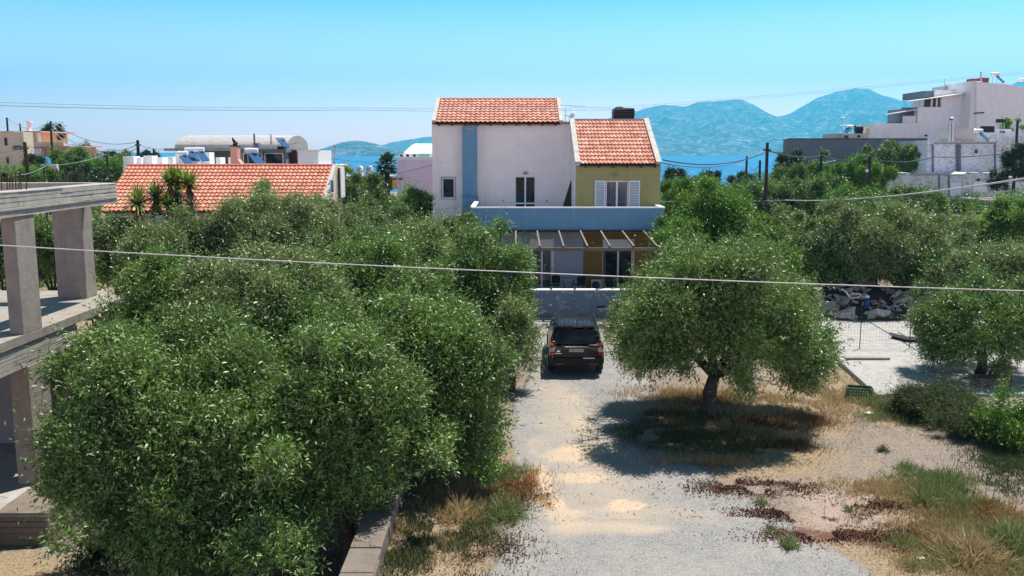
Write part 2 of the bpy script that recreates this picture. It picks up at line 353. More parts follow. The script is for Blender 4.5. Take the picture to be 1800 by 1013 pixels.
vo2 = nd(nt, 'ShaderNodeTexVoronoi'); vo2.inputs['Scale'].default_value = 95; nt.links.new(geo, vo2.inputs['Vector'])
sp = mixc(nt, .5, vo.outputs['Color'], vo2.outputs['Color']); bw = nd(nt, 'ShaderNodeRGBToBW'); nt.links.new(sp, bw.inputs[0])
fine = noise(nt, 14, 8, .8, geo)
n1 = noise(nt, 1.1, 7, .7, geo)
grav = ramp(nt, bw.outputs[0], [(.22, (.125, .12, .116)), (.48, (.222, .214, .206)), (.75, (.345, .335, .325))])
grav = mixc(nt, ramp(nt, noise(nt, .55, 6, .65, geo), [(.42, 0.), (.68, .5)]), grav, (.40, .34, .28))
grav = mixc(nt, ramp(nt, fine, [(.46, 0.), (.68, .55)]), grav, (.11, .105, .10)); grav = mixc(nt, ramp(nt, noise(nt, 3.2, 7, .75, geo), [(.40, .45), (.56, 0.)]), grav, (.30, .285, .27))
soil = ramp(nt, fine, [(.30, (.06, .042, .03)), (.5, (.20, .155, .12)), (.70, (.40, .33, .275))])
soil = mixc(nt, ramp(nt, bw.outputs[0], [(.55, 0.), (.72, .35)]), soil, (.42, .39, .36))
soil = mixc(nt, ramp(nt, n1, [(.45, 0.), (.65, .4)]), soil, (.19, .165, .14))
dryc = ramp(nt, fine, [(.3, (.09, .06, .035)), (.5, (.26, .19, .12)), (.7, (.42, .34, .24))])
sandc = ramp(nt, fine, [(.25, (.34, .25, .17)), (.55, (.50, .385, .275)), (.75, (.58, .47, .36))])
litc = ramp(nt, fine, [(.35, (.05, .022, .016)), (.55, (.14, .065, .045)), (.72, (.33, .22, .17))])
def fac(name, lo, hi, amp=.5):
    a = attr(nt, name); s = nd(nt, 'ShaderNodeMath', operation='ADD'); nt.links.new(a, s.inputs[0])
    k = nd(nt, 'ShaderNodeMath', operation='MULTIPLY_ADD'); nt.links.new(fine, k.inputs[0]); k.inputs[1].default_value = amp; k.inputs[2].default_value = -amp/2
    nt.links.new(k.outputs[0], s.inputs[1]); return ramp(nt, s.outputs[0], [(lo, 0.), (hi, 1.)])
c = mixc(nt, fac('dry', .25, .8, .9), soil, dryc)
c = mixc(nt, fac('pinks', .35, 1.3, .6), c, ramp(nt, fine, [(.3, (.20, .14, .115)), (.6, (.37, .285, .24))]))
c = mixc(nt, fac('drive', .3, .75, .9), c, grav)
c = mixc(nt, fac('sand', .05, .8, .35), c, sandc)
c = mixc(nt, fac('litter', .62, 1.05, 1.3), c, litc)
c = mixc(nt, fac('rustm', .2, .95, .9), c, (.29, .165, .08))
nt.links.new(c, b.inputs['Base Color']); b.inputs['Roughness'].default_value = .95; b.inputs['Specular IOR Level'].default_value = .15
bump(nt, b, mixc(nt, .5, vo.outputs['Distance'], fine), .8, .04)
GROUND = m
for nm, sel in (('ground', ~isd), ('driveway', isd)):
    f = F[sel]; used, inv = np.unique(f, return_inverse=True)
    me = npmesh(nm, V[used], inv.reshape(f.shape), smooth=True)
    for an, A in (('drive', drv), ('sand', sand), ('rustm', rustm), ('litter', lit), ('dry', dry), ('pinks', pinks)):
        a = me.attributes.new(an, 'FLOAT', 'POINT'); a.data.foreach_set('value', A.ravel()[used].astype(np.float32))
    tag(link(me, nm, GROUND), kind='structure')

# ---------------------------------------------------------------- sea
m, nt, b = newmat('sea_water')
geo = nd(nt, 'ShaderNodeNewGeometry').outputs['Position']
b.inputs['Base Color'].default_value = (.0, .06, .14, 1); b.inputs['Roughness'].default_value = .32; b.inputs['Specular IOR Level'].default_value = .08
nt.links.new(ramp(nt, noise(nt, .004, 5, .6, geo), [(.35, (.0, .10, .27)), (.65, (.0, .17, .34))]), b.inputs['Base Color'])
n = noise(nt, .12, 6, .75, geo); bump(nt, b, n, 1., 2.2)
sx = np.concatenate([[-9800], np.linspace(-3000, 3000, 4), [9800]]); V2 = [(x, y, SEA) for y in (300, 1500, 11800) for x in sx]
F2 = [(j*6+i, j*6+i+1, j*6+i+7, j*6+i+6) for j in range(2) for i in range(5)]
tag(link(npmesh('sea', V2, F2), 'sea', m), kind='structure')

# ---------------------------------------------------------------- far hills across the bay
m, nt, b = newmat('bare_mountain')
geo = nd(nt, 'ShaderNodeNewGeometry').outputs['Position']
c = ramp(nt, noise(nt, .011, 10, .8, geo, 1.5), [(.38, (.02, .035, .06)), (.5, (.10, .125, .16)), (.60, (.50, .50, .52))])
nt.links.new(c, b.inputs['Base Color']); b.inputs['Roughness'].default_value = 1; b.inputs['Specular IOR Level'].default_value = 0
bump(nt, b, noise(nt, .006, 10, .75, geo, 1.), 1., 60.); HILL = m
def ridge(name, D, front, pts, seed, label=None):
    cols = 320; rows = 56
    px = np.linspace(pts[0][0], pts[-1][0], cols); py = np.interp(px, [p[0] for p in pts], [p[1] for p in pts])
    h = np.array([P(a, q, D).z for a, q in zip(px, py)])-SEA; x0 = np.array([P(a, 264, D).x for a in px])
    VV = []
    for j in range(rows):
        s = j/(rows-1)*1.6                      # 0 shore, 1 ridge, 1.6 far side
        y = D-front*(1-s); k = np.clip(s, 0, 1)**.85 if s <= 1 else 1-(s-1)/.6
        xx = x0*(1+(y-D)/D*.5)
        nn = 1-np.abs(fbm(xx/450+seed, np.full(cols, y/900.)+fbm(xx/900, np.full(cols, y/900.), 3, seed), 6, seed, .55)*2-1)
        env = 4*np.clip(k, 0, 1)*(1-np.clip(k, 0, 1)) if s <= 1 else 0
        z = SEA-8+(h+8)*k*(1-.42*env*(1.05-nn))+(nn-.5)*h*.16*env
        VV.append(np.stack([xx, np.full(cols, y), z], 1))
    VV = np.concatenate(VV); ii = (np.arange(rows-1)[:, None]*cols+np.arange(cols-1)[None]).ravel()
    me = npmesh(name, VV, np.stack([ii, ii+1, ii+cols+1, ii+cols], 1), smooth=True)
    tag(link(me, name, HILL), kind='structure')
def wob(pts, seed, a):
    q = [pts[0]]
    for i in range(len(pts)-1):
        (x0, y0), (x1, y1) = pts[i], pts[i+1]; n = max(1, int((x1-x0)/7))
        for k in range(1, n+1):
            t = k/n; q.append((x0+(x1-x0)*t, y0+(y1-y0)*t+(float(vnoise(np.array((x0+(x1-x0)*t)/9.), np.array(.5), seed))-.5)*a*(k < n)))
    return q
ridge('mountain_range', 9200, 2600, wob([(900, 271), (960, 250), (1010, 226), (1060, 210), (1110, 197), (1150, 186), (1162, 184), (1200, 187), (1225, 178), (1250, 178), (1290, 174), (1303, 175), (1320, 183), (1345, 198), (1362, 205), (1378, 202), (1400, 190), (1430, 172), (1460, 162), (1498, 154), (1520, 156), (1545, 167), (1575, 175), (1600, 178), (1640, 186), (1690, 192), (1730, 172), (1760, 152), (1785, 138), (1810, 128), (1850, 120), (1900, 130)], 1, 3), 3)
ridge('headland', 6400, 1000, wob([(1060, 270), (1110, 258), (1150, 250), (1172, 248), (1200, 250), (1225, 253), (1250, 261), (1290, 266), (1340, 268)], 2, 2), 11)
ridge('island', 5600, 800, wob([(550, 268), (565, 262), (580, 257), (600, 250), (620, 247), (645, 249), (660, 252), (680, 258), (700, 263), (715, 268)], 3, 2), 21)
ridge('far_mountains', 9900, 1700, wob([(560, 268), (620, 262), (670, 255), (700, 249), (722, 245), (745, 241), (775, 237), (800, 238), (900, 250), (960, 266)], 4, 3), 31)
mh, nt, b = newmat('sea_haze'); nt.nodes.remove(b)
pv = nd(nt, 'ShaderNodeVolumePrincipled'); pv.inputs['Color'].default_value = (.10, .67, 1., 1); pv.inputs['Density'].default_value = 1.45e-4; pv.inputs['Anisotropy'].default_value = .3
nt.links.new(pv.outputs[0], nt.nodes['Material Output'].inputs['Volume'])
tag(MB().box(-10000, 10000, -150, 12000, SEA-10, 1000).build('haze', mh), kind='stuff')

# ---------------------------------------------------------------- foliage
def unit(a): return a/np.maximum(np.linalg.norm(a, axis=-1, keepdims=True), 1e-9)
def leaves(rs, pos, ax, L, k, leaf, wid, spread=.9):
    """k leaves along every shoot (pos, axis, length) -> rhombus quads"""
    n = len(pos); t = (np.arange(k)+rs.rand(n, k))/k
    p = pos[:, None]+ax[:, None]*(t*L[:, None])[..., None]
    d = unit(ax[:, None]*(.55+.3*rs.rand(n, k, 1))+unit(rs.randn(n, k, 3))*spread)
    s = unit(np.cross(d, unit(rs.randn(n, k, 3)))); l = leaf*(.7+.6*rs.rand(n, k, 1))
    a = p; b_ = p+d*l*.5+s*wid*l; c_ = p+d*l+np.array([0, 0, -.12])*l; e = p+d*l*.5-s*wid*l
    Vv = np.stack([a, b_, c_, e], 2).reshape(-1, 3); Ff = np.arange(len(Vv)).reshape(-1, 4)
    r = np.clip(np.repeat(rs.rand(n, 1), k, 1)*.45+rs.rand(n, k)*.55, 0, 1).ravel()
    return Vv, Ff, r
def lobes(rs, n, rx, ry, rz, cz, low=-.75, lr=(.17, .36)):
    i = np.arange(n)+.5; ph = np.arccos(1-(1-low)*i/n); th = math.pi*(1+5**.5)*i+rs.rand()*6
    d = np.stack([np.cos(th)*np.sin(ph), np.sin(th)*np.sin(ph), np.cos(ph)], 1)+rs.randn(n, 3)*.10
    d = unit(d); r = lr[0]+(lr[1]-lr[0])*rs.rand(n)**1.3; k = vnoise(d[:, 0]*2.2+7+rs.rand()*9, d[:, 1]*2.2+d[:, 2]*1.7+7, 3)
    f = ((1.02-r*.9-.16*rs.rand(n))*(.62+.62*k)*np.where(rs.rand(n) < .2, .6, 1.))[:, None]; sp_ = rs.rand(n) < .16; f[sp_] = (.98+.14*rs.rand(sp_.sum()))[:, None]; r[sp_] = .09+.05*rs.rand(sp_.sum())
    c = d*f*np.array([rx, ry, rz])+np.array([0, 0, cz]); return c, d, r*(rx*ry*rz)**(1/3)
def crown(rs, C, D, Rr, nsh, k, leaf, wid, up=.35, sh=4., droop=0.):
    n = len(C); idx = np.repeat(np.arange(n), (nsh*(Rr/Rr.mean())**2*(.55+.9*rs.rand(n))).astype(int)+1)
    q = unit(rs.randn(len(idx), 3)+D[idx]*.5+np.array([0, 0, .75]))
    rad = np.where(rs.rand(len(idx)) < .22, rs.rand(len(idx))*.7, .62+.42*rs.rand(len(idx)))
    sc = np.array([1, 1, .82])
    pos = C[idx]+q*sc*(Rr[idx]*rad)[:, None]
    ax = unit(q*.75+D[idx]*.25+np.array([0, 0, up])+rs.randn(len(idx), 3)*.32-np.array([0, 0, droop])*(q[:, 2:3] < 0))
    L = np.minimum(leaf*sh, .36)*(.6+.9*rs.rand(len(idx)))*np.where(rs.rand(len(idx)) < .07, 2.2, 1.)
    Vv, Ff, r = leaves(rs, pos, ax, L, k, leaf, wid); lr_ = np.repeat(rs.rand(n)[idx], k)
    return Vv, Ff, np.clip(r*.72+lr_*.42-.06, 0, 1)
def tree(name, base, C, D, Rr, nsh, k, leaf, wid, lm, label, cat='tree', group=None, seed=0, trunk_r=.16, fork=.35, up=.35, droop=0., bark='bark', sticks=True, lean=(0, 0)):
    rs = np.random.RandomState(seed+100); rd = random.Random(seed)
    root = thing(name, base, label, cat, group)
    Vv, Ff, r = crown(rs, C, D, Rr, nsh, k, leaf, wid, up, droop=droop)
    link(npmesh('crown', Vv, Ff, r), 'crown', M[lm], root)
    mb = MB(); b0 = Vector(base); top = C[:, 2].max(); cx, cy = C[:, 0].mean(), C[:, 1].mean(); zc = top*fork
    p1 = Vector((lean[0]*.4+rd.uniform(-.08, .08), lean[1]*.4, zc*.5)); p2 = Vector((lean[0]+cx*.3, lean[1]+cy*.3, zc))
    mb.tube([b0+Vector((0, 0, -.3)), b0+Vector((0, 0, .05)), b0+p1*.55+Vector((.04, 0, 0)), b0+p1, b0+p2], [trunk_r*1.7, trunk_r*1.35, trunk_r*.95, trunk_r*1.0, trunk_r*.8], 10)
    if sticks:
        nl = min(7, max(4, len(C)//5)); order = sorted(range(len(C)), key=lambda i: math.atan2(C[i][1]-cy, C[i][0]-cx))
        for g in range(nl):
            grp = order[g*len(C)//nl:(g+1)*len(C)//nl]; ctr = Vector(C[grp].mean(0)); mid = p2.lerp(ctr, .55)+Vector((rd.uniform(-.15, .15), rd.uniform(-.15, .15), rd.uniform(0, .2)))
            mb.tube([b0+p2*.97, b0+p2.lerp(mid, .5)+Vector((0, 0, .05)), b0+mid], [trunk_r*.62, trunk_r*.45, trunk_r*.32], 6)
            for i in grp:
                e = Vector(C[i]); h = mid.lerp(e, .5)+Vector((rd.uniform(-.1, .1), rd.uniform(-.1, .1), .08))
                mb.tube([b0+mid, b0+h, b0+e], [trunk_r*.26, trunk_r*.16, trunk_r*.07], 5)
                for _ in range(3):
                    d = Vector((rd.gauss(0, 1), rd.gauss(0, 1), rd.gauss(.3, 1))).normalized()*Rr[i]*.8
                    mb.tube([b0+h.lerp(e, .7), b0+e+d], [trunk_r*.1, trunk_r*.035], 4, cap=False)
    mb.build('trunk', M[bark], root, smooth=True)
    return root
def T(name, px, yt, yb, hw, Y, lm, label, cat='tree', group=None, dens=1., n=None, ry=.95, up=.35, seed=None, leaf=None, low=-.75, droop=0., lr=(.15, .34), zb=None, bark='bark', wid=.14, nudge=0.):
    """a tree from its centre column, crown top and bottom rows, half width and distance"""
    a = P(px, yt, Y); bz = P(px, yb, Y).z; rx = max(.25, hw*(a.y/math.cos(TH))/FPX-.12); gz = zg(a.x, Y) if zb is None else zb
    rz = max(.3, (a.z-bz)/2-.14); cz = (a.z+bz)/2-gz; seed = int(px*7+yt*3+Y) if seed is None else seed; rs = np.random.RandomState(seed)
    if group == GL: hw *= 1.1
    n = int((n or int(14+hw*.28))*.72); C, D, Rr = lobes(rs, n, rx, rx*ry, rz, cz, low, lr)
    C[:, 2] = np.maximum(C[:, 2], .25)
    lf = leaf or (max(.105, Y*.003) if Y < 60 else .174+(Y-60)*.0008); area = 4*math.pi*rx*(rx*ry)**.5*rz**.5*rx**.5
    tot = dens*area*(3.6 if Y < 60 else 3.4)/(lf*lf*wid); k = 10; nsh = max(6, tot/n/k)
    return tree(name, (a.x, Y, gz), C, D, Rr, nsh, k, lf, wid, lm, label, cat, group, seed, trunk_r=min(.3, max(.05, .055*rx+.04)), up=up, droop=droop, bark=bark, sticks=Y < 80)
GL = 'olive trees in the grove left of the driveway'; GR = 'olive trees on the plot right of the house'; GF = 'trees and bushes in the far grove'
ol, olb, gr, dk = 'olive_leaf', 'olive_leaf_b', 'green_leaf', 'dark_leaf'
T('olive_tree', 325, 552, 1030, 262, 17.6, ol, 'huge bushy olive tree filling the lower left, nearest to the concrete frame', group=GL, n=120, up=.5, low=-.97, zb=-1.25)
T('olive_tree', 600, 548, 950, 170, 18.3, ol, 'low wide olive crown directly above the end of the stone garden wall', group=GL, n=60, up=.5, zb=-1.25, low=-.97)
T('olive_tree', 762, 500, 890, 140, 20.8, ol, 'round dense olive tree overhanging the left edge of the driveway in the foreground', group=GL, n=66, up=.5, low=-.95)
T('olive_tree', 545, 500, 850, 125, 21.6, ol, 'olive tree wedged between the huge lower left one and the one overhanging the driveway', group=GL, n=50, up=.5, zb=-1.25)
T('olive_tree', 450, 425, 700, 175, 23.2, olb, 'broad olive tree second row back, its top just under the white cable', group=GL, n=64, up=.5)
T('olive_tree', 292, 440, 640, 92, 24.5, ol, 'olive tree touching the right corner of the concrete frame upper floor', group=GL, n=36, up=.5)
T('olive_tree', 650, 415, 640, 150, 27.4, ol, 'olive tree in the middle of the left grove with a dark hollow on its left', group=GL, n=50, up=.5)
T('olive_tree', 862, 392, 640, 86, 31, ol, 'tall olive tree in front of the left end of the blue balcony wall', group=GL, n=40, up=.5)
T('olive_tree', 900, 515, 700, 48, 28.6, olb, 'small olive tree spilling over the left side of the parked black car', group=GL, n=26, up=.4)
T('olive_tree', 480, 342, 520, 135, 33.5, olb, 'pale olive tree whose top overlaps the middle of the orange tile roof', group=GL, n=46, up=.5)
T('olive_tree', 300, 385, 540, 105, 33, olb, 'olive tree below the yuccas in front of the orange tile roof', group=GL, n=34, up=.5)
T('olive_tree', 730, 380, 520, 85, 37, olb, 'pale olive tree by the left corner of the white and olive house', group=GL, n=30, up=.5)
T('olive_tree', 600, 360, 480, 85, 39.5, olb, 'olive tree under the right gable of the orange tiled house', group=GL, n=28, up=.5)
T('olive_tree', 548, 345, 400, 22, 38.5, olb, 'narrow olive top sticking up before the right end of the orange tile roof', group=GL, n=10)
T('olive_tree', 805, 384, 460, 62, 40.5, ol, 'olive tree pressed against the blue end wall under the small window', group=GL, n=22, up=.5)
T('olive_tree', 640, 315, 430, 60, 53, ol, 'dark round olive tree right of the orange tiled house', group=GL, n=24)
T('bushy_tree', 728, 325, 420, 38, 50.5, gr, 'vivid green bushy tree hugging the left edge of the white house', group=GL, n=18)
T('olive_tree', 85, 372, 520, 70, 36, ol, 'olive tree seen between the two upper columns of the concrete frame', group=GL, n=26)
T('olive_tree', 198, 365, 520, 70, 37, olb, 'olive tree right of the rear concrete column, below the spiky yucca', group=GL, n=24)
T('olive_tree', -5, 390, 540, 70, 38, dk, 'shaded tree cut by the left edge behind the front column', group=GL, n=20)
T('shrub', 470, 935, 1040, 85, 15.3, ol, 'green suckers sprouting at the bottom edge below the biggest olive', 'bush', n=20, up=.6, zb=-1.25, dens=.8)
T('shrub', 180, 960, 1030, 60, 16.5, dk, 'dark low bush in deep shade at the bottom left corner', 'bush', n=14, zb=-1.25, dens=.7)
# the single olive right of the driveway: crown built lobe by lobe round its trunk
base = G(1243, 724); base = Vector((base.x, base.y, zg(base.x, base.y))); Yb = base.y-.95
LB = [(1240, 482, 56), (1170, 500, 60), (1300, 470, 62), (1360, 510, 62), (1205, 452, 34), (1275, 436, 32), (1140, 560, 46), (1128, 620, 38), (1112, 600, 26), (1165, 610, 50), (1230, 560, 65), (1310, 560, 75), (1390, 570, 55),
      (1415, 520, 36), (1430, 630, 42), (1390, 650, 48), (1330, 600, 50), (1265, 600, 40), (1195, 650, 16), (1305, 668, 26), (1312, 690, 14), (1415, 665, 26), (1150, 540, 50), (1152, 486, 20), (1345, 455, 34), (1200, 530, 60), (1275, 520, 70), (1090, 612, 14), (1448, 650, 22), (1385, 600, 50), (1125, 645, 22), (1250, 580, 50), (1072, 590, 10), (1465, 640, 13), (1475, 600, 9), (1335, 425, 13), (1180, 425, 13), (1405, 480, 15), (1108, 515, 13), (1225, 408, 14), (1440, 560, 12)]
LB = [(1255+(a-1257)*.92, 568+(b-560)*(.8 if b < 560 else .88), c) for a, b, c in LB]; rs = np.random.RandomState(5); C = []; D = []; RR_ = []
for i, (px, py, r) in enumerate(LB*2+LB[::2]):
    back = i >= len(LB); mid_ = i >= 2*len(LB); dx = (px-1257)/205.; dz = (py-550)/140.; w = math.sqrt(max(.05, 1-min(1, dx*dx*.9+dz*dz*.6)))
    Y = Yb+(.08 if mid_ else 1 if back else -1)*w*2.9*rs.uniform(.5, .95)+rs.uniform(-.3, .3); p = P(px+rs.uniform(-15, 15), py+(-12 if back else 6), Y); c = np.array(p)-np.array(base)
    C.append(c); d = c-np.array([0, 0, 2.6]); D.append(d/np.linalg.norm(d)); RR_.append(r*Y/FPX*.72*rs.uniform(.62, 1.12))
C, D, RR_ = np.array(C), np.array(D), np.array(RR_)
tree('olive_tree', base, C, D, RR_, 210, 10, .105, .14, 'olive_leaf', 'lone olive tree with a dark twisted trunk standing right of the driveway', seed=5, trunk_r=.21, fork=.25, up=.3, droop=.5, lean=(.05, -.15))
# a low twiggy spray hanging from it, part of the same tree, is covered by the lowest lobes
T('olive_tree', 1735, 484, 676, 120, 30.6, ol, 'olive tree at the right edge leaning over the pale concrete pad', group=GR, n=58, low=-.6, droop=.3, dens=.6, lr=(.10, .24))
T('olive_tree', 1770, 425, 560, 95, 37, olb, 'pale olive tree behind the one leaning over the concrete pad', group=GR, n=36)
T('olive_tree', 1545, 358, 530, 122, 44, olb, 'big pale olive tree rising behind the rubble heap', group=GR, n=54)
T('olive_tree', 1645, 372, 540, 70, 47, olb, 'tall pale olive tree right of the one above the rubble heap', group=GR, n=30)
T('olive_tree', 1440, 405, 510, 70, 44, ol, 'darker olive tree with its low branches over the broken white slab', group=GR, n=28)
T('olive_tree', 1375, 370, 500, 68, 49, olb, 'olive tree rising just right of the vivid green one', group=GR, n=28)
T('olive_tree', 1262, 326, 480, 92, 46, gr, 'tall vivid green olive tree right beside the olive coloured house wall', group=GR, n=44)
T('olive_tree', 1190, 385, 470, 44, 41.5, gr, 'green olive bush under the right end of the balcony wall', group=GR, n=18)
T('olive_tree', 1330, 430, 520, 75, 41, gr, 'shaded green olive behind the lone olive tree crown', group=GR, n=26)
T('olive_tree', 1655, 440, 520, 60, 42, ol, 'low olive crown between the rubble heap and the right edge', group=GR, n=22)
T('sapling', 1096, 525, 590, 24, 36.8, olb, 'small pale olive sapling before the peeling blue wall', 'tree', n=9, dens=.7)
T('olive_tree', 1705, 385, 470, 48, 60, ol, 'rounded tree below the steps of the whitewashed house', group=GF, n=16)
T('olive_tree', 1770, 350, 440, 60, 58, 'bright_leaf', 'light yellow green tree at the right edge under the thin sloping cable', group=GF, n=20)
T('olive_tree', 1605, 335, 400, 85, 70, ol, 'wide green tree in front of the lower whitewashed wall', group=GF, n=26)
T('olive_tree', 1500, 335, 410, 75, 68, gr, 'green tree directly under the sloping cable left of the whitewashed walls', group=GF, n=24)
T('olive_tree', 1430, 318, 390, 62, 73, ol, 'pale round tree below the pair of roadside poles', group=GF, n=20)
T('olive_tree', 1355, 318, 390, 58, 76, ol, 'green tree hiding the foot of the tallest utility pole', group=GF, n=20)
T('olive_tree', 1215, 315, 400, 70, 72, gr, 'green tree right of the roof of the olive house, below the sea', group=GF, n=24)
T('olive_tree', 1290, 325, 390, 55, 82, gr, 'low green crown between the vivid olive and the tallest utility pole', group=GF, n=18)
T('tree', 1187, 294, 335, 24, 118, dk, 'small dark tree on the shore line nearest the tiled roof corner', group=GF, n=12)
T('tree', 1247, 300, 335, 28, 122, dk, 'low dark tree on the shore line between two gaps of blue sea', group=GF, n=12)
T('tree', 1305, 305, 340, 30, 125, dk, 'purple dark bush at the foot of the street lamp pole by the sea', group=GF, n=12)
T('tree', 1392, 262, 340, 28, 100, dk, 'dark conifer like tree at the left end of the long slate wall', group=GF, n=18)
T('tree', 1440, 276, 350, 38, 98, gr, 'green tree in front of the long slate wall', group=GF, n=18)
T('tree', 1395, 292, 370, 45, 92, ol, 'bushy pale tree in the dip before the slate wall', group=GF, n=18)
T('tree', 1513, 278, 348, 58, 90, gr, 'large dense green tree right of the narrow dirt gap', group=GF, n=28)
T('tree', 1572, 243, 325, 44, 110, ol, 'feathery grey green tree above the large dense one', group=GF, n=22)
T('tree', 1615, 255, 312, 17, 107, 'bright_leaf', 'narrow bright green tree touching the whitewashed house corner', group=GF, n=10)
T('tree', 1778, 208, 240, 17, 124, gr, 'tree top peeping over the white parapet at the far right', group=GF, n=10)
T('tree', 1795, 245, 345, 28, 84, dk, 'dark tree cut by the right edge beside the whitewashed house', group=GF, n=16)
T('bush', 1755, 300, 345, 20, 90, dk, 'dark ivy bush growing on the side of the whitewashed house', 'bush', group=GF, n=9)
T('tree', 91, 221, 252, 20, 128, dk, 'round dark pine standing alone against the sky on the left', group=GF, n=20, lr=(.2, .3))
T('tree', 60, 272, 312, 20, 104, dk, 'dark tree in front of the arched porch', group=GF, n=12)
T('tree', 128, 262, 318, 42, 100, gr, 'wide green tree below the peach house', group=GF, n=20)
T('tree', 180, 272, 330, 42, 92, gr, 'green tree left of the white roof boxes', group=GF, n=18)
T('tree', 212, 268, 312, 26, 98, ol, 'yellowish tree between the wire poles and the white roof boxes', group=GF, n=12)
T('bush', 62, 296, 326, 36, 84, 'bright_leaf', 'yellow green bush by the road under the leaning brown pole', 'bush', group=GF, n=14)
T('bush', 5, 300, 330, 20, 92, 'weed', 'dry bush at the left edge below the pinkish house', 'bush', group=GF, n=9)
T('tree', 150, 257, 285, 26, 135, ol, 'thin tree on the slope behind the peach house', group=GF, n=10)
T('tree', 205, 270, 285, 30, 160, dk, 'dark low tree on the coast left of the wire pole', group=GF, n=10)
T('tree', 258, 268, 290, 22, 150, dk, 'dark low tree on the coast next to the vaulted building', group=GF, n=10)
T('tree', 150, 300, 360, 60, 75, dk, 'dark tree mass right behind the rebars of the concrete frame', group=GF, n=20)
T('bush', 605, 293, 318, 15, 74, 'bright_leaf', 'bright lime green bush left of the two white domes', 'bush', group=GF, n=8)

# shrubs and weeds in the foreground, each its own thing
def tuft(name, px, py, hw, h, nb, lm, label, cat='plant', group=None, bw=.010, lean=.7, Y=None):
    hw *= 1.2; h *= .72; nb = int(nb*.55)
    p = G(px, py); p = Vector((p.x, p.y, zg(p.x, p.y))); rx = hw*p.y/FPX; rs = np.random.RandomState(int(px+py))
    a = rs.rand(nb)*6.283; r = rx*np.sqrt(rs.rand(nb))*.75; b0 = np.stack([np.cos(a)*r, np.sin(a)*r, np.zeros(nb)-.02], 1)
    hh = h*(.45+.65*rs.rand(nb))*(1.1-.5*r/rx); d = unit(np.stack([np.cos(a)*r/rx*lean, np.sin(a)*r/rx*lean, np.ones(nb)], 1)+rs.randn(nb, 3)*.42); hh *= (.5+1.0*vnoise(b0[:, 0]*7+50, b0[:, 1]*7+50, 3)); b0[:, :2] *= 1+.35*rs.randn(nb, 1)
    s = unit(np.cross(d, rs.randn(nb, 3)))*bw; mid = b0+d*(hh*.55)[:, None]; tip = b0+d*hh[:, None]+np.stack([d[:, 0], d[:, 1], -np.abs(d[:, 0])], 1)*(hh*.25)[:, None]
    Vv = np.stack([b0-s, b0+s, mid+s*.8, mid-s*.8, mid-s*.8, mid+s*.8, tip+s*.15, tip-s*.15], 1).reshape(-1, 3)
    me = npmesh(name, Vv, np.arange(len(Vv)).reshape(-1, 4), np.repeat(rs.rand(nb), 2)); return tag(link(me, name, M[lm], org=p), label, cat, group)
GW = 'weeds and tufts on the dry plot'
tuft('weed', 1388, 962, 15, .42, 260, 'weed', 'single bright green sprout growing out of the gravel', 'weed', GW)
tuft('weed', 1356, 935, 12, .3, 160, 'weed', 'pale thin weed on the gravel edge above the bright sprout', 'weed', GW)
tuft('weed', 1338, 884, 13, .25, 180, 'weed', 'yellow green weed in the brown litter nearest the driveway', 'weed', GW)
tuft('weed', 1590, 962, 26, .5, 420, 'weed', 'ragged green weed clump in the middle of the red litter', 'weed', GW)
tuft('weed', 1492, 898, 8, .2, 90, 'weed', 'tiny weed on the pink soil patch', 'weed', GW)
tuft('weed', 1605, 1000, 20, .3, 200, 'weed', 'sparse weed at the bottom edge beside a white scrap', 'weed', GW)
tuft('bush', 1622, 885, 30, .55, 900, 'weed', 'rounded olive green tuft left of the tall yellow grass', 'bush', GW)
tuft('bush', 1595, 828, 24, .4, 600, 'weed', 'pale green tuft uphill of the rounded one', 'bush', GW)
tuft('bush', 1665, 850, 45, .5, 1500, 'weed', 'wide silvery green tuft below the black shrub', 'bush', GW)
tuft('bush', 1700, 895, 45, .5, 1500, 'weed', 'silvery green grass clump between the yellow grass and the dark scrub', 'bush', GW)
tuft('bush', 1552, 795, 12, .3, 250, 'scrub', 'small lone tuft on bare stony ground left of the dark scrub', 'bush', GW)
tuft('bush', 1540, 712, 34, .7, 900, 'weed', 'straggly yellow green bush next to the green crate', 'bush', GW)
tuft('bush', 1572, 728, 30, .8, 900, 'scrub', 'brownish bush at the corner of the concrete pad', 'bush', GW)
tuft('bush', 1700, 980, 60, .7, 2600, 'dry_grass', 'tall golden grass clump near the bottom right corner', 'bush', GW)
tuft('bush', 1775, 960, 55, .8, 2400, 'weed', 'tall olive green grass clump in the bottom right corner', 'bush', GW)
tuft('bush', 1730, 905, 45, .5, 1600, 'rust_grass', 'rusty brown grass clump in the tall grass at the right', 'bush', GW)
tuft('bush', 885, 905, 34, .6, 1100, 'weed', 'yellow green bush beside the left edge of the driveway', 'bush', GW)
tuft('bush', 805, 905, 42, .6, 1300, 'dry_grass', 'grey dry thistle bush left of the yellow green one', 'bush', GW)
tuft('bush', 868, 838, 38, .5, 1300, 'weed', 'weedy tuft under the right end of the foreground olive crown', 'bush', GW)
tuft('bush', 1215, 740, 34, .45, 700, 'scrub', 'shaded tuft left of the lone olive trunk', 'bush', GW)
tuft('bush', 1185, 722, 20, .4, 380, 'weed', 'sunlit grass tuft at the left rim of the lone olive shadow', 'bush', GW)
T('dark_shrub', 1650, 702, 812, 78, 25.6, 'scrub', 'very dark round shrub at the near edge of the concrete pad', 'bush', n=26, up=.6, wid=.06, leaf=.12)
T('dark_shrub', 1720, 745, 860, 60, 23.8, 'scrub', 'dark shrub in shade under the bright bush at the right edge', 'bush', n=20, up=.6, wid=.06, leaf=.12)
T('bush', 1775, 695, 880, 62, 23.2, 'green_leaf', 'bright green leafy bush cut by the right edge', 'bush', n=26, up=.55)

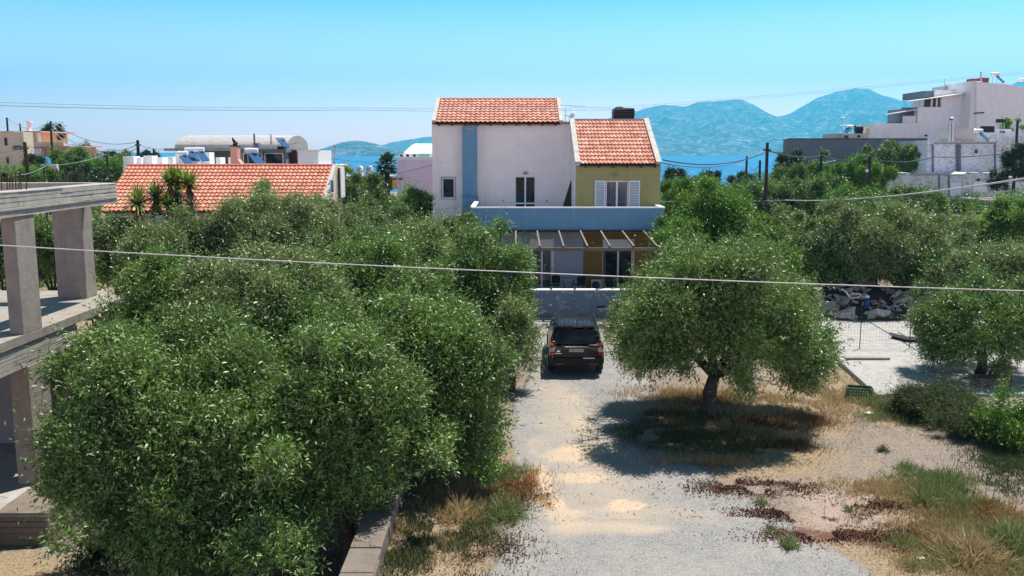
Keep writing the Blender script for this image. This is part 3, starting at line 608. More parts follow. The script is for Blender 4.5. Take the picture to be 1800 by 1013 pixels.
# ground cover that nobody could count
def scatter_blades(name, lm, blobs, h, bw, seed, zoff=0., lean=.5):
    rs = np.random.RandomState(seed); P0 = []
    for px, py, rx, ry, n in blobs:
        c = G(px, py); g = rs.randn(n, 2)*np.array([rx, ry])*.6; P0.append(np.stack([c.x+g[:, 0], c.y+g[:, 1]], 1))
    P0 = np.concatenate(P0); keep = fbm(P0[:, 0]*1.6, P0[:, 1]*1.6, 3, seed) > .40; P0 = P0[keep]
    n = len(P0); b0 = np.column_stack([P0, zt(P0[:, 0], P0[:, 1])+zoff]); hh = h*(.3+rs.rand(n)); d = unit(np.array([0, 0, 1.])+rs.randn(n, 3)*lean)
    d[:, 2] = np.abs(d[:, 2]); s = unit(np.cross(d, rs.randn(n, 3)))*bw; t = b0+d*hh[:, None]; mi = b0+d*(hh*.5)[:, None]+rs.randn(n, 3)*.01
    Vv = np.stack([b0-s, b0+s, t+s*.2, t-s*.2], 1).reshape(-1, 3)
    tag(link(npmesh(name, Vv, np.arange(n*4).reshape(-1, 4), rs.rand(n)), name, M[lm]), kind='stuff')
scatter_blades('dry_grass', 'dry_grass', [(1180, 700, 1.6, 1.2, 5000), (1400, 705, 2.6, 1.8, 9000), (1330, 760, 2.0, 1.2, 5000), (1480, 690, 1.6, 2.4, 6000), (1560, 860, 1.3, .5, 3500), (1690, 940, 1.6, 1.6, 9000), (1740, 990, 1.2, 1., 5000), (60, 985, 2., .9, 6000), (1085, 592, .9, 1.6, 2500), (840, 850, 1.2, 1.4, 5000), (1270, 815, 1.6, .4, 2500), (760, 950, 1.2, 1.4, 3000), (120, 660, 1.5, 3, 2500)], .16, .007, 3)
scatter_blades('rusty_grass', 'rust_grass', [(1230, 700, 1.5, .8, 3500), (1400, 740, 1.2, .7, 3500), (1730, 900, 1.2, .8, 4500), (1660, 950, 1.2, .9, 2500), (905, 850, .5, 1., 1500), (1420, 780, .8, .5, 1800)], .14, .007, 4)
scatter_blades('weeds', 'scrub', [(1240, 770, 1.9, 1.0, 9000), (1180, 760, 1.2, .7, 4000), (1320, 780, 1.2, .8, 4000), (780, 940, 1.3, 1.6, 9000), (720, 980, .8, .8, 3500), (1780, 820, .9, 1.2, 5000), (1700, 860, 1.2, .8, 3500), (870, 900, .8, 1.2, 2500), (1200, 735, 1.2, .6, 2500)], .13, .009, 5)
scatter_blades('tall_grass', 'weed', [(1640, 860, .8, .6, 2500), (1700, 880, .9, .7, 4000), (1600, 835, .5, .3, 1200), (1760, 960, 1.2, 1.4, 6000), (1690, 985, .9, .7, 2500), (870, 905, .5, .7, 1600), (880, 840, .7, .6, 1600), (1560, 735, .8, .7, 1500)], .22, .008, 8, lean=.8)
scatter_blades('tall_dry_grass', 'dry_grass', [(1720, 930, 1.1, 1.2, 6000), (1660, 990, 1.0, .8, 3000), (1600, 870, .6, .5, 1200), (1540, 860, .7, .3, 1200), (800, 890, .8, .9, 2200), (60, 1000, 2, .6, 2500)], .19, .007, 9, lean=.85)
scatter_blades('leaf_litter', 'litter', [(1330, 858, 1.5, .5, 4500), (1400, 905, 1.3, .4, 3500), (1480, 945, 1.4, .35, 4000), (1570, 890, .9, .3, 2200), (1600, 945, .9, .5, 2200), (1300, 740, 2., .9, 3500), (900, 870, .6, .8, 2200), (840, 960, .9, .9, 2500)], .05, .016, 6, .01, 3.)
# loose stones
rs = np.random.RandomState(12); N = 9000; X = rs.uniform(-2, 12, N); Yy = rs.uniform(14.5, 33, N)
k = fbm(X*.8, Yy*.8, 3, 77) > .44; X, Yy = X[k], Yy[k]; n = len(X); s = .008+.022*rs.rand(n)**3
o = np.array([(1, 0, 0), (0, 1, 0), (-1, 0, 0), (0, -1, 0), (0, 0, .8)]); VV = np.column_stack([X, Yy, zt(X, Yy)+.012])[:, None]+o[None]*s[:, None, None]*(.6+.8*rs.rand(n, 5, 1))
fi = np.array([(0, 1, 4), (1, 2, 4), (2, 3, 4), (3, 0, 4)]); FF = (np.arange(n)[:, None, None]*5+fi[None]).reshape(-1, 3)
tag(link(npmesh('loose_stones', VV.reshape(-1, 3), FF), 'loose_stones', M['stone']), kind='stuff')
# scrub that covers the ground of the far grove
rs = np.random.RandomState(31); n = 2600; A = rs.uniform(-.62, .62, n); Yy = 46+180*rs.rand(n)**1.3; X = A*Yy
k = (np.abs(X-1.5) > 7.5)|(Yy > 62); k &= ~((X < -8.5) & (X > -21) & (Yy > 41) & (Yy < 51)); k &= ~((X > 8.5) & (X < 33) & (Yy < 50)); X, Yy = X[k], Yy[k]; n = len(X)
h = .9+.9*rs.rand(n)*np.clip(Yy/90, .8, 1.6); C = np.column_stack([X, Yy, zt(X, Yy)+h*.35]); D = np.tile(np.array([[0, -.1, 1.]]), (n, 1))
Vv, Ff, r = crown(rs, C, D, h, 16, 8, .34, .16, .5)
tag(link(npmesh('scrub', Vv, Ff, r), 'scrub', M['green_leaf']), kind='stuff')
# ---------------------------------------------------------------- roof tiles
def tiles(mb, o, ux, us, un, w, L, nc, nr, h=.05, seed=1, lap=.05):
    """barrel tiles: o = eave corner, ux along the eave, us up the slope, un normal"""
    rd = random.Random(seed); o, ux, us, un = Vector(o), Vector(ux), Vector(us), Vector(un); tw, tl = w/nc, L/nr
    prof = [(0, .0), (.12, .05), (.25, .55), (.4, .95), (.55, .95), (.7, .55), (.83, .05), (1, 0)]
    for j in range(nr):
        jr = rd.random()
        for i in range(nc):
            mb.cur = min(1, max(0, .5*rd.random()+.25*jr+.12*rd.gauss(0, 1)+.12)); base = len(mb.v); dz = rd.uniform(-.004, .004); dl = rd.uniform(-.008, .008)
            for a, z in prof:
                p = o+ux*(tw*(i+a))+us*(tl*j+dl); lo = p+un*(z*h+lap+dz); hi = p+us*(tl*1.08)+un*(z*h*.9)
                mb.v += [tuple(lo-un*.022), tuple(lo), tuple(hi)]
            for q in range(len(prof)-1):
                b0 = base+q*3
                mb.f += [(b0, b0+3, b0+4, b0+1), (b0+1, b0+4, b0+5, b0+2)]; mb.r += [mb.cur*.3, mb.cur]
    return mb
def slope(root, name, xa, xb, y0, z0, y1, z1, nc, nr, mat, seed, xr0=None, xr1=None):
    us = Vector((0, y1-y0, z1-z0)); L = us.length; us.normalize(); un = Vector((0, -us.z, us.y))
    mb = tiles(MB(), (xa, y0, z0), (1, 0, 0), us, un, xb-xa, L, nc, nr, seed=seed)
    r = mb.build(name, mat, root)
    d = MB(); d.face([(xa, y0+.02, z0-.03), (xb, y0+.02, z0-.03), (xb, y1, z1-.03), (xa, y1, z1-.03)]).face([(xa, y0+.02, z0-.1), (xb, y0+.02, z0-.1), (xb, y1, z1-.1), (xa, y1, z1-.1)]).face([(xa, y0+.02, z0-.1), (xb, y0+.02, z0-.1), (xb, y0+.02, z0-.03), (xa, y0+.02, z0-.03)])
    d.build('roof_deck', M['dwood'], r); return r
def window(root, x0, x1, z0, z1, y, mat='wframe', glass='glass', leaves_=1, fw=.06, sill=False, name='window', mid=None):
    m = MB(); m.box(x0, x0+fw, y-.03, y+.04, z0, z1).box(x1-fw, x1, y-.03, y+.04, z0, z1).box(x0+fw, x1-fw, y-.03, y+.04, z1-fw, z1).box(x0+fw, x1-fw, y-.03, y+.04, z0, z0+fw)
    for k in range(1, leaves_):
        xm = x0+(x1-x0)*k/leaves_; m.box(xm-fw*.75, xm+fw*.75, y-.034, y+.036, z0+fw, z1-fw)
    if mid: m.box(x0+fw, x1-fw, y-.028, y+.03, z0+mid-.04, z0+mid+.04)
    w = m.build(name, M[mat], root)
    MB().box(x0+fw*.5, x1-fw*.5, y, y+.02, z0+fw*.5, z1-fw*.5).build('pane', M[glass], w)
    if sill: MB().box(x0-.05, x1+.05, y-.18, y-.035, z0-.05, z0).build('sill', M['cap'], w)
    return w
def lamp(root, x, y, z, r=.09):
    MB().box(x-.03, x+.03, y-.06, y, z-.05, z+.05).lathe([(r*.4, -.05), (r, 0), (r*.9, .05), (r*.3, .09)], (x, y-.1, z), 10).build('wall_lamp', M['metal'], root)

# ---------------------------------------------------------------- the white and olive house
yM, yO, yP = 49.8, 45.3, 43.2
H = thing('house', (1.5, 46, .55), 'two storey white and olive house with two red tile roofs and a blue balcony wall', 'house')
xl_, xm_, xo_, xr_ = P(760, 300, yM).x, P(1003, 300, yM).x, P(1011.5, 330, yO).x, P(1160.5, 330, yO).x
zE = P(860, 217, 49.45).z; zR = P(860, 176, 52.7).z; zE2 = P(1080, 289, yO-.15).z; zR2 = P(1080, 213, 49.6).z
zf = 4.05
w1 = R(777, 313, 799.5, 349, yM); d1 = R(905, 310, 941.5, 368, yM); d1 = (d1[0], d1[1], zf+.02, d1[3])
mb = MB(); mb.facade(xl_, xm_, .2, zE-.03, yM, [w1, d1], .2)
mb.face([(xl_, yM, .2), (xl_, yM, zE), (xl_, 52.7, zR), (xl_, 57, zR-1.2), (xl_, 57, .2)]).face([(xm_, yM, .2), (xm_, yM, zE), (xm_, 57, zE), (xm_, 57, .2)])
xe = P(988, 217, 49.45).x; mb.face([(xl_, 57, .2), (xm_, 57, .2), (xm_, 57, zE), (xl_, 57, zE)]).face([(xl_+.02, 52.9, zR-.12), (xe, 52.9, zR-.12), (xe, 57, zE+.1), (xl_+.02, 57, zE+.1)]).face([(xe-.12, yM, zE), (xe-.12, 52.8, zR-.1), (xe-.12, 57, zE+.1)])
mb.build('white_wall', M['mauve'], H)
xe = P(988, 217, 49.45).x
box('wall_top', M['mortar'], H, xe+.02, xm_+.03, yM-.03, 56.9, zE-.02, zE+.10)
window(H, *w1, yM+.1, sill=True); window(H, *d1, yM+.1, leaves_=2, name='balcony_door', mid=.75)
MB().facade(w1[0]-.07, w1[1]+.07, w1[2]-.07, w1[3]+.07, yM-.02, [w1], .02).build('window_surround', M['blue2'], H)
lamp(H, (d1[0]+d1[1])/2, yM, d1[3]+.16, .13)
for px in (885, 961): p = P(px, 353, yM); MB().lathe([(.04, 0), (.04, .02)], (p.x, yM-.02, p.z), 8, 'y').build('vent_hole', M['black'], H)
xe0 = P(759.5, 217, 49.4).x
r = slope(H, 'tall_roof', xe0+.16, xe-.10, 49.4, zE+.03, 52.7, zR, 26, 9, M['tile'], 3)
for xx in (xe0+.02, xe-.12): MB().bar((xx+.07, 49.36, zE+.09), (xx+.07, 52.8, zR+.08), .20, .14).build('verge', M['mortar'], r)
MB().tube([(xe0+.1, 52.78, zR+.03), (xe-.1, 52.78, zR+.03)], .1, 10).build('ridge_tiles', M['tile'], r)
m = MB()
for i in range(10): x = xe0+.35+i*(xe-xe0-.7)/9; m.box(x-.04, x+.04, 49.32, yM+.02, zE-.12, zE-.03)
m.build('rafter_ends', M['dwood'], r)
# chimney breast
a, b_ = P(813, 300, 49.4).x, P(839.5, 300, 49.4).x; zs = P(820, 343, 49.4).z
m = MB(); m.box(a, b_, 49.33, yM-.002, zs, zE-.16); m.prism([(49.33, zs), (48.95, zs-.16), (48.95, 2.2), (yM-.002, 2.2), (yM-.002, zs)], a-.01, b_+.01, 'x')
m.build('chimney_breast', M['blue'], H)
m = MB(); q = (b_-a)/4; m.box(a+q, a+3*q, 49.27, 49.325, zE-.32, zE-.27).box(a+q, a+q+.05, 49.27, 49.325, zE-.27, zE-.1).box(a+3*q-.05, a+3*q, 49.27, 49.325, zE-.27, zE-.1); m.build('vent_frame', M['mortar'], H)
box('sunlit_edge_strip', M['white'], H, b_+.003, b_+.05, 49.31, yM-.003, zs-.1, zE-.2)  # white strip puts the sunlit right side of the blue breast into colour
# olive block
wo = R(1065, 318, 1104, 368, yO); wo = (wo[0], wo[1], zf+.02, wo[3])
zd = P(1080, 421, yO).z; dA = R(935, 421, 970, 508, yO); dA = (dA[0], dA[1], .80, zd); dB = R(1062, 421, 1111, 508, yO); dB = (dB[0], dB[1], .80, zd)
mb = MB(); mb.facade(xo_, xr_, zf, zE2-.05, yO, [wo], .2)
mb.face([(xr_, yO, .1), (xr_, yO, zE2), (xr_, 49.6, zR2), (xr_, 56, zR2-.4), (xr_, 56, .1)]); mb.build('olive_wall', M['olive'], H)
mb = MB(); mb.face([(xo_, yO, zf), (xo_, yO, zE2), (xo_, yM, zR2+.0), (xo_, yM, zf)]).build('side_wall', M['white'], H)
mb = MB(); xs_ = P(1025, 450, yO).x; mb.facade(-2.0, xs_, .2, 3.86, yO, [dA], .2); mb.build('ground_wall_blue', M['blue2'], H)
mb = MB(); mb.facade(xs_, xr_, .2, 3.86, yO, [dB], .2); mb.face([(xr_-.03, yO, .1), (xr_-.03, 50, .1), (xr_-.03, 50, 3.9), (xr_-.03, yO, 3.9)]); mb.build('ground_wall_ochre', M['ochre'], H)
window(H, *wo, yO+.1, leaves_=2, glass='curtain', name='balcony_door')
lamp(H, P(1081, 308, yO).x, yO, P(1081, 308, yO).z, .14)
for a, b_ in ((1045.5, 1063.5), (1105, 1124)):
    x0, x1, z0, z1 = R(a, 317.5, b_, 368, yO); z0 = zf+.05; m = MB()
    m.box(x0, x0+.06, yO-.07, yO-.03, z0, z1).box(x1-.06, x1, yO-.07, yO-.03, z0, z1).box(x0+.06, x1-.06, yO-.07, yO-.03, z1-.08, z1).box(x0+.06, x1-.06, yO-.07, yO-.03, z0, z0+.08)
    n = 24
    for i in range(n):
        z = z0+.08+(z1-z0-.16)*(i+.5)/n; m.bar((x0+.06, yO-.045, z), (x1-.06, yO-.045, z), .035, .045, (0, -.7, 1))
    m.build('shutter', M['shutter'], H)
for d in (dA, dB):
    w = window(H, d[0], d[1], d[2], d[3]-.36, yO+.1, leaves_=2, name='patio_door', glass='curtain' if d is dA else 'glass')
    MB().box(d[0]-.02, d[1]+.02, yO-.03, yO+.14, d[3]-.36, d[3]+.002).build('shutter_box', M['wframe'], w)
    m = MB(); m.box(d[0]-.08, d[0]-.002, yO-.025, yO+.02, d[2], d[3]+.06).box(d[1]+.002, d[1]+.08, yO-.025, yO+.02, d[2], d[3]+.06).build('door_surround', M['wframe'] if d is dA else M['metal'], w)
for px in (1041, 1133): p = P(px, 427, yO); lamp(H, p.x, yO, p.z, .07)
x0, x1 = P(1018, 289, yO-.15).x, P(1162.5, 289, yO-.15).x
r = slope(H, 'low_roof', x0+.02, x1-.28, yO-.25, zE2, 49.6, zR2, 20, 12, M['tile'], 8)
for xx in (x0-.08, x1-.14): MB().bar((xx, yO-.3, zE2+.06), (xx, 49.7, zR2+.08), .26, .16).build('verge', M['mortar'], r)
box('ridge_wall', M['mortar'], r, x0-.2, x1, 49.6, 49.85, zR2-.1, zR2+.12)
m = MB()
for i in range(6): x = x0+.3+i*(x1-x0-.6)/5; m.box(x-.04, x+.04, yO-.3, yO+.02, zE2-.16, zE2-.07)
m.build('rafter_ends', M['dwood'], r)
box('flat_roof', M['mortar'], H, xo_+.05, xr_, 49.86, 56, zR2-.45, zR2-.25)
# balcony
xL, xR = P(827.5, 380, yP).x, P(1168, 380, yP).x; zt0, zb0 = P(1000, 366.5, yP).z, P(1000, 408, yP).z
m = MB().box(xL, xR, yP, yP+.16, zb0, zt0).box(xL, xL+.16, yP+.16, yM-.9, zb0, zt0).box(xR-.16, xR, yP+.16, yO-.003, zb0, zt0)
m.build('balcony_wall', M['blue'], H, bevel=.01)
MB().box(xL-.03, xR+.03, yP-.04, yP+.2, zt0+.002, zt0+.06).box(xL-.03, xL+.2, yP+.2, yM-.9, zt0+.002, zt0+.06).box(xR-.2, xR+.03, yP+.2, yO-.003, zt0+.002, zt0+.06).build('balcony_cap', M['cap'], H)
box('balcony_floor', M['conc'], H, xL+.01, xR-.01, yP+.01, yM-.01, zb0-.03, zf)
box('terrace_floor', M['conc'], H, xL, xR, 38.85, yO-.01, .2, .74)
# pergola
m = MB(); pz = P(1000, 437, 38.75).z
MB().bar((P(868, 437, 38.75).x, 38.75, pz-.04), (P(1190, 437, 38.75).x, 38.75, pz-.04), .1, .14).build('pergola_beam', M['wood'], H)
for px in (869, 906.5, 944, 981.5, 1019, 1054.5, 1092, 1129): 
    p = P(px, 405, yP); MB().bar((p.x, yP-.02, p.z), (p.x, 38.6, pz+.08), .07, .11).build('pergola_rafter', M['wood'], H)
for px in (945.5, 1062.5, 1158): x = P(px, 470, 38.75).x; box('pergola_post', M['dwood'], H, x-.05, x+.05, 38.80, 38.9, .70, pz-.10)
box('ledger_beam', M['dwood'], H, xL+.05, xR-.05, yP-.09, yP-.004, zb0-.0, zb0+.1)
# garden wall in front of the terrace
xa, xb = -1.5, 7.2; zt1 = P(1000, 511.5, 38.4).z
gw = MB().box(xa, xb, 38.4, 38.68, .2, zt1); o = gw.build('terrace_wall', M['peelblue'], org=(2.8, 38.5, .3), bevel=.015)
tag(o, 'peeling blue retaining wall with a pale cap below the pergola', 'wall')
MB().box(xa-.02, xb+.02, 38.35, 38.73, zt1+.002, zt1+.05).build('wall_cap', M['cap'], o)
o.name = 'terrace_wall'; MB().box(xa, xb, 38.05, 38.37, .3, .62).build('footing', M['conw'], o)
x, z = P(1062, 540, 38.4).x, P(1062, 540, 38.4).z; MB().prism([(x-.33, z+.03), (x-.1, z+.06), (x+.3, z+.04), (x+.32, z-.01), (x+.05, z-.0), (x-.3, z-.04)], 38.385, 38.5, 'y').build('crack_patch', M['black'], o)
# furniture on the terrace
def chair(px, Y, rot, label, mat='black'):
    p = P(px, 500, Y); t = thing('chair', (0, 0, 0), label, 'chair', 'chairs on the terrace')
    MB().box(-.23, .23, -.22, .22, .43, .47).build('seat', M[mat], t, bevel=.01)
    MB().prism([(-.2, .50), (.2, .50), (.23, .8), (.15, .9), (-.15, .9), (-.23, .8)], .2, .23, 'y').build('backrest', M[mat], t)
    for sx in (-1, 1):
        for sy in (-1, 1): MB().tube([(sx*.21, sy*.2, .43), (sx*.24, sy*.25, 0)], .014, 6).build('leg', M['metal'], t)
        MB().tube([(sx*.24, -.2, .45), (sx*.26, -.2, .66), (sx*.26, .2, .68)], .013, 6).build('armrest', M[mat], t)
    t.location = (p.x, Y, .742); t.rotation_euler.z = rot; return t
chair(975, 43.9, -.3, 'black chair with metal legs at the left end of the terrace table')
chair(1019, 44.0, 3.4, 'black chair at the right end of the terrace table')
chair(1075, 44.4, 2.6, 'dark chair in front of the left leaf of the right patio door', 'dmetal')
chair(1102, 44.5, 3.3, 'dark chair near the right pergola post', 'dmetal')
p = P(999, 490, 44.2); t = thing('table', (p.x, 44.2, .742), 'small metal table with curved legs between two black chairs', 'table')
x, y = p.x, 44.2; MB().box(x-.4, x+.4, y-.3, y+.3, 1.44, 1.465).build('tabletop', M['metal'], t)
for sx in (-1, 1):
    for sy in (-1, 1): MB().tube([(x+sx*.3, y+sy*.22, 1.44), (x+sx*.18, y+sy*.14, 1.1), (x+sx*.22, y+sy*.18, .9), (x+sx*.34, y+sy*.26, .742)], .014, 6).build('leg', M['dmetal'], t)
p = P(1049, 498, 44.9); t = thing('outdoor_unit', (p.x, 44.9, .742), 'grey box shaped outdoor unit standing against the ochre wall', 'air conditioner')
MB().box(p.x-.3, p.x+.3, 44.75, 45.1, .80, 1.35).build('casing', M['metal'], t, bevel=.02); MB().lathe([(.2, 0), (.2, .012)], (p.x-.06, 44.735, 1.07), 16, 'y').build('fan_grille', M['dmetal'], t)
# leaning folded panel on the balcony
p = P(1001, 366, 48.4)
o = MB().prism([(p.x+.18, 4.06), (p.x-.45, 4.06), (p.x-.42, 4.5), (p.x-.05, 5.75), (p.x+.06, 6.1), (p.x+.16, 6.1)], 48.3, 48.5, 'y').build('folded_lounger', M['dwood'], org=(p.x, 48.4, 4.06))
tag(o, 'dark folded lounger leaning in the balcony corner between the white and olive walls', 'lounger')
MB().bar((p.x-1.0, 48.25, 4.1), (p.x-.35, 48.25, 4.75), .05, .05).build('metal_leg', M['metal'], o)
# things on the roof
x0, x1, z0, z1 = R(1077, 190.5, 1113, 213, 51.6); zz = zR2-.25
t = thing('water_tank', ((x0+x1)/2, 51.6, zz), 'black cube shaped water tank on the roof of the olive block', 'water tank')
m = MB().box(x0, x1, 51., 52.1, z0-.35, z1); m.build('tank_body', M['black'], t, bevel=.09); zl = (z0+z1)/2
MB().box(x0-.012, x1+.012, 50.988, 52.112, zl-.02, zl+.02).box(x0-.012, x1+.012, 50.988, 52.112, z1-.22, z1-.18).build('strap', M['dmetal'], t); MB().lathe([(.22, 0), (.22, .06), (.1, .09)], (x0+.35, 51.5, z1-.005), 14).build('lid', M['black'], t)
m = MB()
for sx in (x0+.08, x1-.08):
    for sy in (51.1, 52.0): m.box(sx-.03, sx+.03, sy-.03, sy+.03, zz, z0-.352)
m.build('stand', M['dmetal'], t)
p = P(994, 190, 51); zb_ = zE+.10
t = thing('tv_antenna', (p.x, 51, zb_), 'thin television antenna at the right end of the upper tile roof', 'antenna')
MB().tube([(p.x, 51, zb_), (p.x, 51, p.z)], .018, 6).build('mast', M['metal'], t)
m = MB().tube([(P(984, 185, 51).x, 51, P(984, 185, 51).z), (P(1029, 188, 51).x, 51, P(1029, 188, 51).z)], .016, 6)
for i in range(11): q = P(990+i*3.8, 185.6+i*.27, 51); m.tube([(q.x, 50.72, q.z), (q.x, 51.28, q.z)], .008, 4)
m.build('boom', M['metal'], t)
p = P(1005, 206, 50.4); t = thing('satellite_dish', (p.x, 50.4, zb_-.1), 'round satellite dish turned edge on beside the antenna', 'satellite dish')
dm = MB(); pr = [(0.001, .10), (.12, .095), (.24, .07), (.33, .02), (.36, -.03), (.33, .0), (.24, .05), (.001, .08)]; dm.lathe(pr, (0, 0, 0), 24); 
RM = Matrix.Translation((p.x, 50.4, p.z)) @ Matrix.Rotation(math.radians(-72), 4, 'Y') @ Matrix.Rotation(.2, 4, 'X'); dm.v = [tuple(RM @ Vector(v)) for v in dm.v]; dm.build('dish', M['tank'], t)
MB().tube([(p.x, 50.4, zb_-.1), (p.x, 50.4, p.z)], .025, 6).tube([(p.x, 50.4, p.z), (p.x-.35, 50.2, p.z+.1)], .012, 5).build('dish_mount', M['dmetal'], t)

# ---------------------------------------------------------------- orange tiled house on the left
xl2, xr2 = P(224, 292, 46).x, P(584, 292, 46).x; z1 = P(400, 293, 46).z; z0 = P(400, 372, 42.5).z
O = thing('house', (-14, 46, 0), 'low house with a long bright orange tile roof behind the left olives', 'house')
r = slope(O, 'roof', xl2, xr2, 42.5, z0, 46, z1, 49, 13, M['tile2'], 14)
MB().tube([(xl2, 46.06, z1+.04), (xr2, 46.06, z1+.04)], .1, 10).build('ridge_tiles', M['tile2'], r)
MB().bar((xr2+.1, 42.45, z0+.04), (xr2+.1, 46.1, z1+.07), .2, .12).build('verge', M['mortar'], r)
m = MB().face([(xl2+.3, 42.9, -1), (xr2, 42.9, -1), (xr2, 42.9, z0+.1), (xl2+.3, 42.9, z0+.1)])
m.face([(xl2+.3, 42.9, -1), (xl2+.3, 47.6, -1), (xl2+.3, 47.6, z1-.4), (xl2+.3, 46, z1-.1), (xl2+.3, 42.9, z0+.1)])
m.box(xl2+.3, xr2+.16, 46.12, 47.5, z1-2.2, z1-.02); m.build('wall', M['cream'], O)
y_w0, y_w1 = 44.4, 45.2
m = MB().prism([(42.9, -1), (47.6, -1), (47.6, z1-.3), (46, z1-.12), (42.9, z0+.0)], xr2+.01, xr2+.15, 'x'); m.build('gable_wall', M['cream'], O)
zc = P(578, 327, 45).z; f = MB().box(xr2+.155, xr2+.2, y_w0, y_w1, zc-.35, zc+.35).build('window', M['wframe'], O); MB().box(xr2+.201, xr2+.21, y_w0+.08, y_w1-.08, zc-.28, zc+.28).build('pane', M['glass'], f)
MB().tube([(xr2+.24, 46.4, z1-.1), (xr2+.24, 46.4, 0)], .05, 8).build('drain_pipe', M['dwood'], O)
box('rear_parapet', M['white'], O, xr2+.17, xr2+.3, 46.6, 47.7, z1-1.6, z1-.05)
x0, x1, za, zb = R(408, 258, 421, 292, 48.5)
c = MB().prism([(x0-.06, za-.6), (x1+.25, za-.6), (x1+.25, za), (x1+.1, za+.22), (x1, za+.35), (x1, zb), (x0, zb), (x0-.04, za)], 48.2, 48.75, 'y').build('chimney', M['pinkch'], O)
q = (x0+x1)/2; MB().box(x0-.03, x1+.03, 48.17, 48.78, zb+.001, zb+.05).lathe([(.12, 0), (.12, .1), (.05, .18)], (q, 48.45, zb+.05), 10).bar((q+.12, 48.45, zb+.12), (q-.1, 48.45, zb+.34), .1, .12).bar((q-.05, 48.45, zb+.26), (q-.12, 48.45, zb+.46), .06, .08).build('cowl', M['black'], c)
MB().tube([P(587.5, 300, 52), P(587.5, 258, 52)], .05, 8).tube([P(587.5, 258, 52), P(589, 256, 52)], .08, 6).build('light_pole', M['metal'], org=tuple(P(587.5, 300, 52)))
tag(bpy.data.objects['light_pole'], 'slim pale metal pole sticking up behind the orange roof against the sea', 'pole')

# ---------------------------------------------------------------- buildings behind it
def bld(name, label, cat='building', loc=(0, 0, 0), group=None): return thing(name, loc, label, cat, group)
def rb(root, name, mat, px0, py0, px1, py1, Y, depth, zbot=None, bevel=0):
    x0, x1, z0, z1 = R(px0, py0, px1, py1, Y); return box(name, M[mat] if isinstance(mat, str) else mat, root, x0, x1, Y, Y+depth, z0 if zbot is None else zbot, z1, bevel)
def rwin(root, px0, py0, px1, py1, Y, mat='wframe', glass='glass', **k):
    x0, x1, z0, z1 = R(px0, py0, px1, py1, Y); return window(root, x0, x1, z0, z1, Y-.035, mat=mat, glass=glass, fw=min(.07, (x1-x0)*.14), **k)
def solar(px, py, Y, label, flip=1, s=1., group='solar water heaters'):
    """tank on top of a tilted collector"""
    p = P(px, py, Y); t = thing('solar_heater', tuple(p), label, 'solar heater', group); h = 1.5*s
    MB().lathe([(.05, -.65*s), (.26*s, -.62*s), (.28*s, -.5*s), (.28*s, .5*s), (.26*s, .62*s), (.05, .65*s)], (p.x, p.y, p.z+h), 16, 'x').build('tank', M['tank'], t, smooth=False)
    a, b_ = Vector((p.x+flip*.15*s, p.y-.15, p.z+h-.25*s)), Vector((p.x+flip*1.15*s, p.y-.7, p.z+.1))
    MB().bar(a, b_, .95*s, .08, (flip*.5, -.6, .6)).build('collector', M['panel'], t)
    MB().tube([(p.x-.35*s, p.y, p.z), (p.x-.35*s, p.y, p.z+h)], .03, 5).tube([(p.x+.35*s, p.y, p.z), (p.x+.35*s, p.y, p.z+h)], .03, 5).tube([tuple(b_), (p.x-.35*s, p.y, p.z+.02)], .03, 5).build('stand', M['metal'], t)
    return t
B = bld('vaulted_building', 'long building with a white barrel vaulted roof on the horizon at left', loc=(-28, 92, 0))
x0, x1, z0, z1 = R(291, 261, 484, 292, 88); zv = P(300, 245, 88).z
m = MB(); m.box(x0+1.2, x1, 88.6, 97, z0-2, z1); m.build('wall', M['slate'], B)
m = MB(); pts = [(88+4.5-4.5*math.cos(a), z1+.1+(zv-z1+.3)*math.sin(a)) for a in np.linspace(0, math.pi, 15)]
m.prism(pts+[(97, z1), (88, z1)], x0+.9, x1+1.2, 'x'); n0 = len(m.v)
m.prism([(87.6, z1-.25), (97, z1-.25), (97, z1), (87.6, z1)], x0, x1+1.2, 'x'); m.build('vaulted_roof', M['conw'], B)
m = MB()
for i in range(2, 8): m.tube([(x0+.9, pts[i][0], pts[i][1]), (x1+1.2, pts[i][0], pts[i][1])], .025, 4)
m.build('roof_seams', M['cap'], B)
for a, b_ in ((366, 388), (394, 406), (311, 330), (424, 440)): rwin(B, a, 268, b_, 285, 88.55, 'dwood')
F_ = bld('flat_roofed_house', 'flat roofed house with a glazed rooftop room behind the orange roof', loc=(-20, 70, 0))
Yf = 68
rb(F_, 'wall', 'white', 216, 293, 562, 335, Yf, 12)
xg0, xg1, zg0, zg1 = R(425, 268, 501, 292, Yf)
g = box('glazed_room', M['slate'], F_, xg0, xg1, Yf+.4, Yf+5, zg0, zg1+.02); rwin(g, 427, 269, 462, 289, Yf+.4, 'metal', 'glass'); rwin(g, 465, 269, 499, 289, Yf+.4, 'metal', 'glass')
rb(F_, 'room_roof', 'slate', 423, 262.5, 503, 268.3, Yf-.1, 6)
rb(F_, 'stair_block', 'white', 523, 264.5, 560, 293, Yf+1, 5); rb(F_, 'block_lip', 'cap', 522, 263.5, 562, 266.8, Yf+.9, .09)
rb(F_, 'dark_recess', 'maroon', 502, 264, 522, 293, Yf+1.6, 3)
m = MB()
for i in range(5):
    a = P(508+i*2.6, 292, Yf+1.4); b_ = P(508+i*2.6, 266, Yf+1.4); m.tube([a, b_], .03, 4)
for i in range(6): m.tube([P(507, 268+i*4, Yf+1.4), P(520, 266+i*4, Yf+1.4)], .02, 4)
m.build('stair_rail', M['rust'], F_)
rb(F_, 'chimney', 'slate', 444, 252, 454, 263, Yf+2.2, .6); MB().tube([P(447.5, 252.5, Yf+2.5), P(446.5, 235, Yf+2.5)], .07, 6).build('flue', M['slate'], F_)
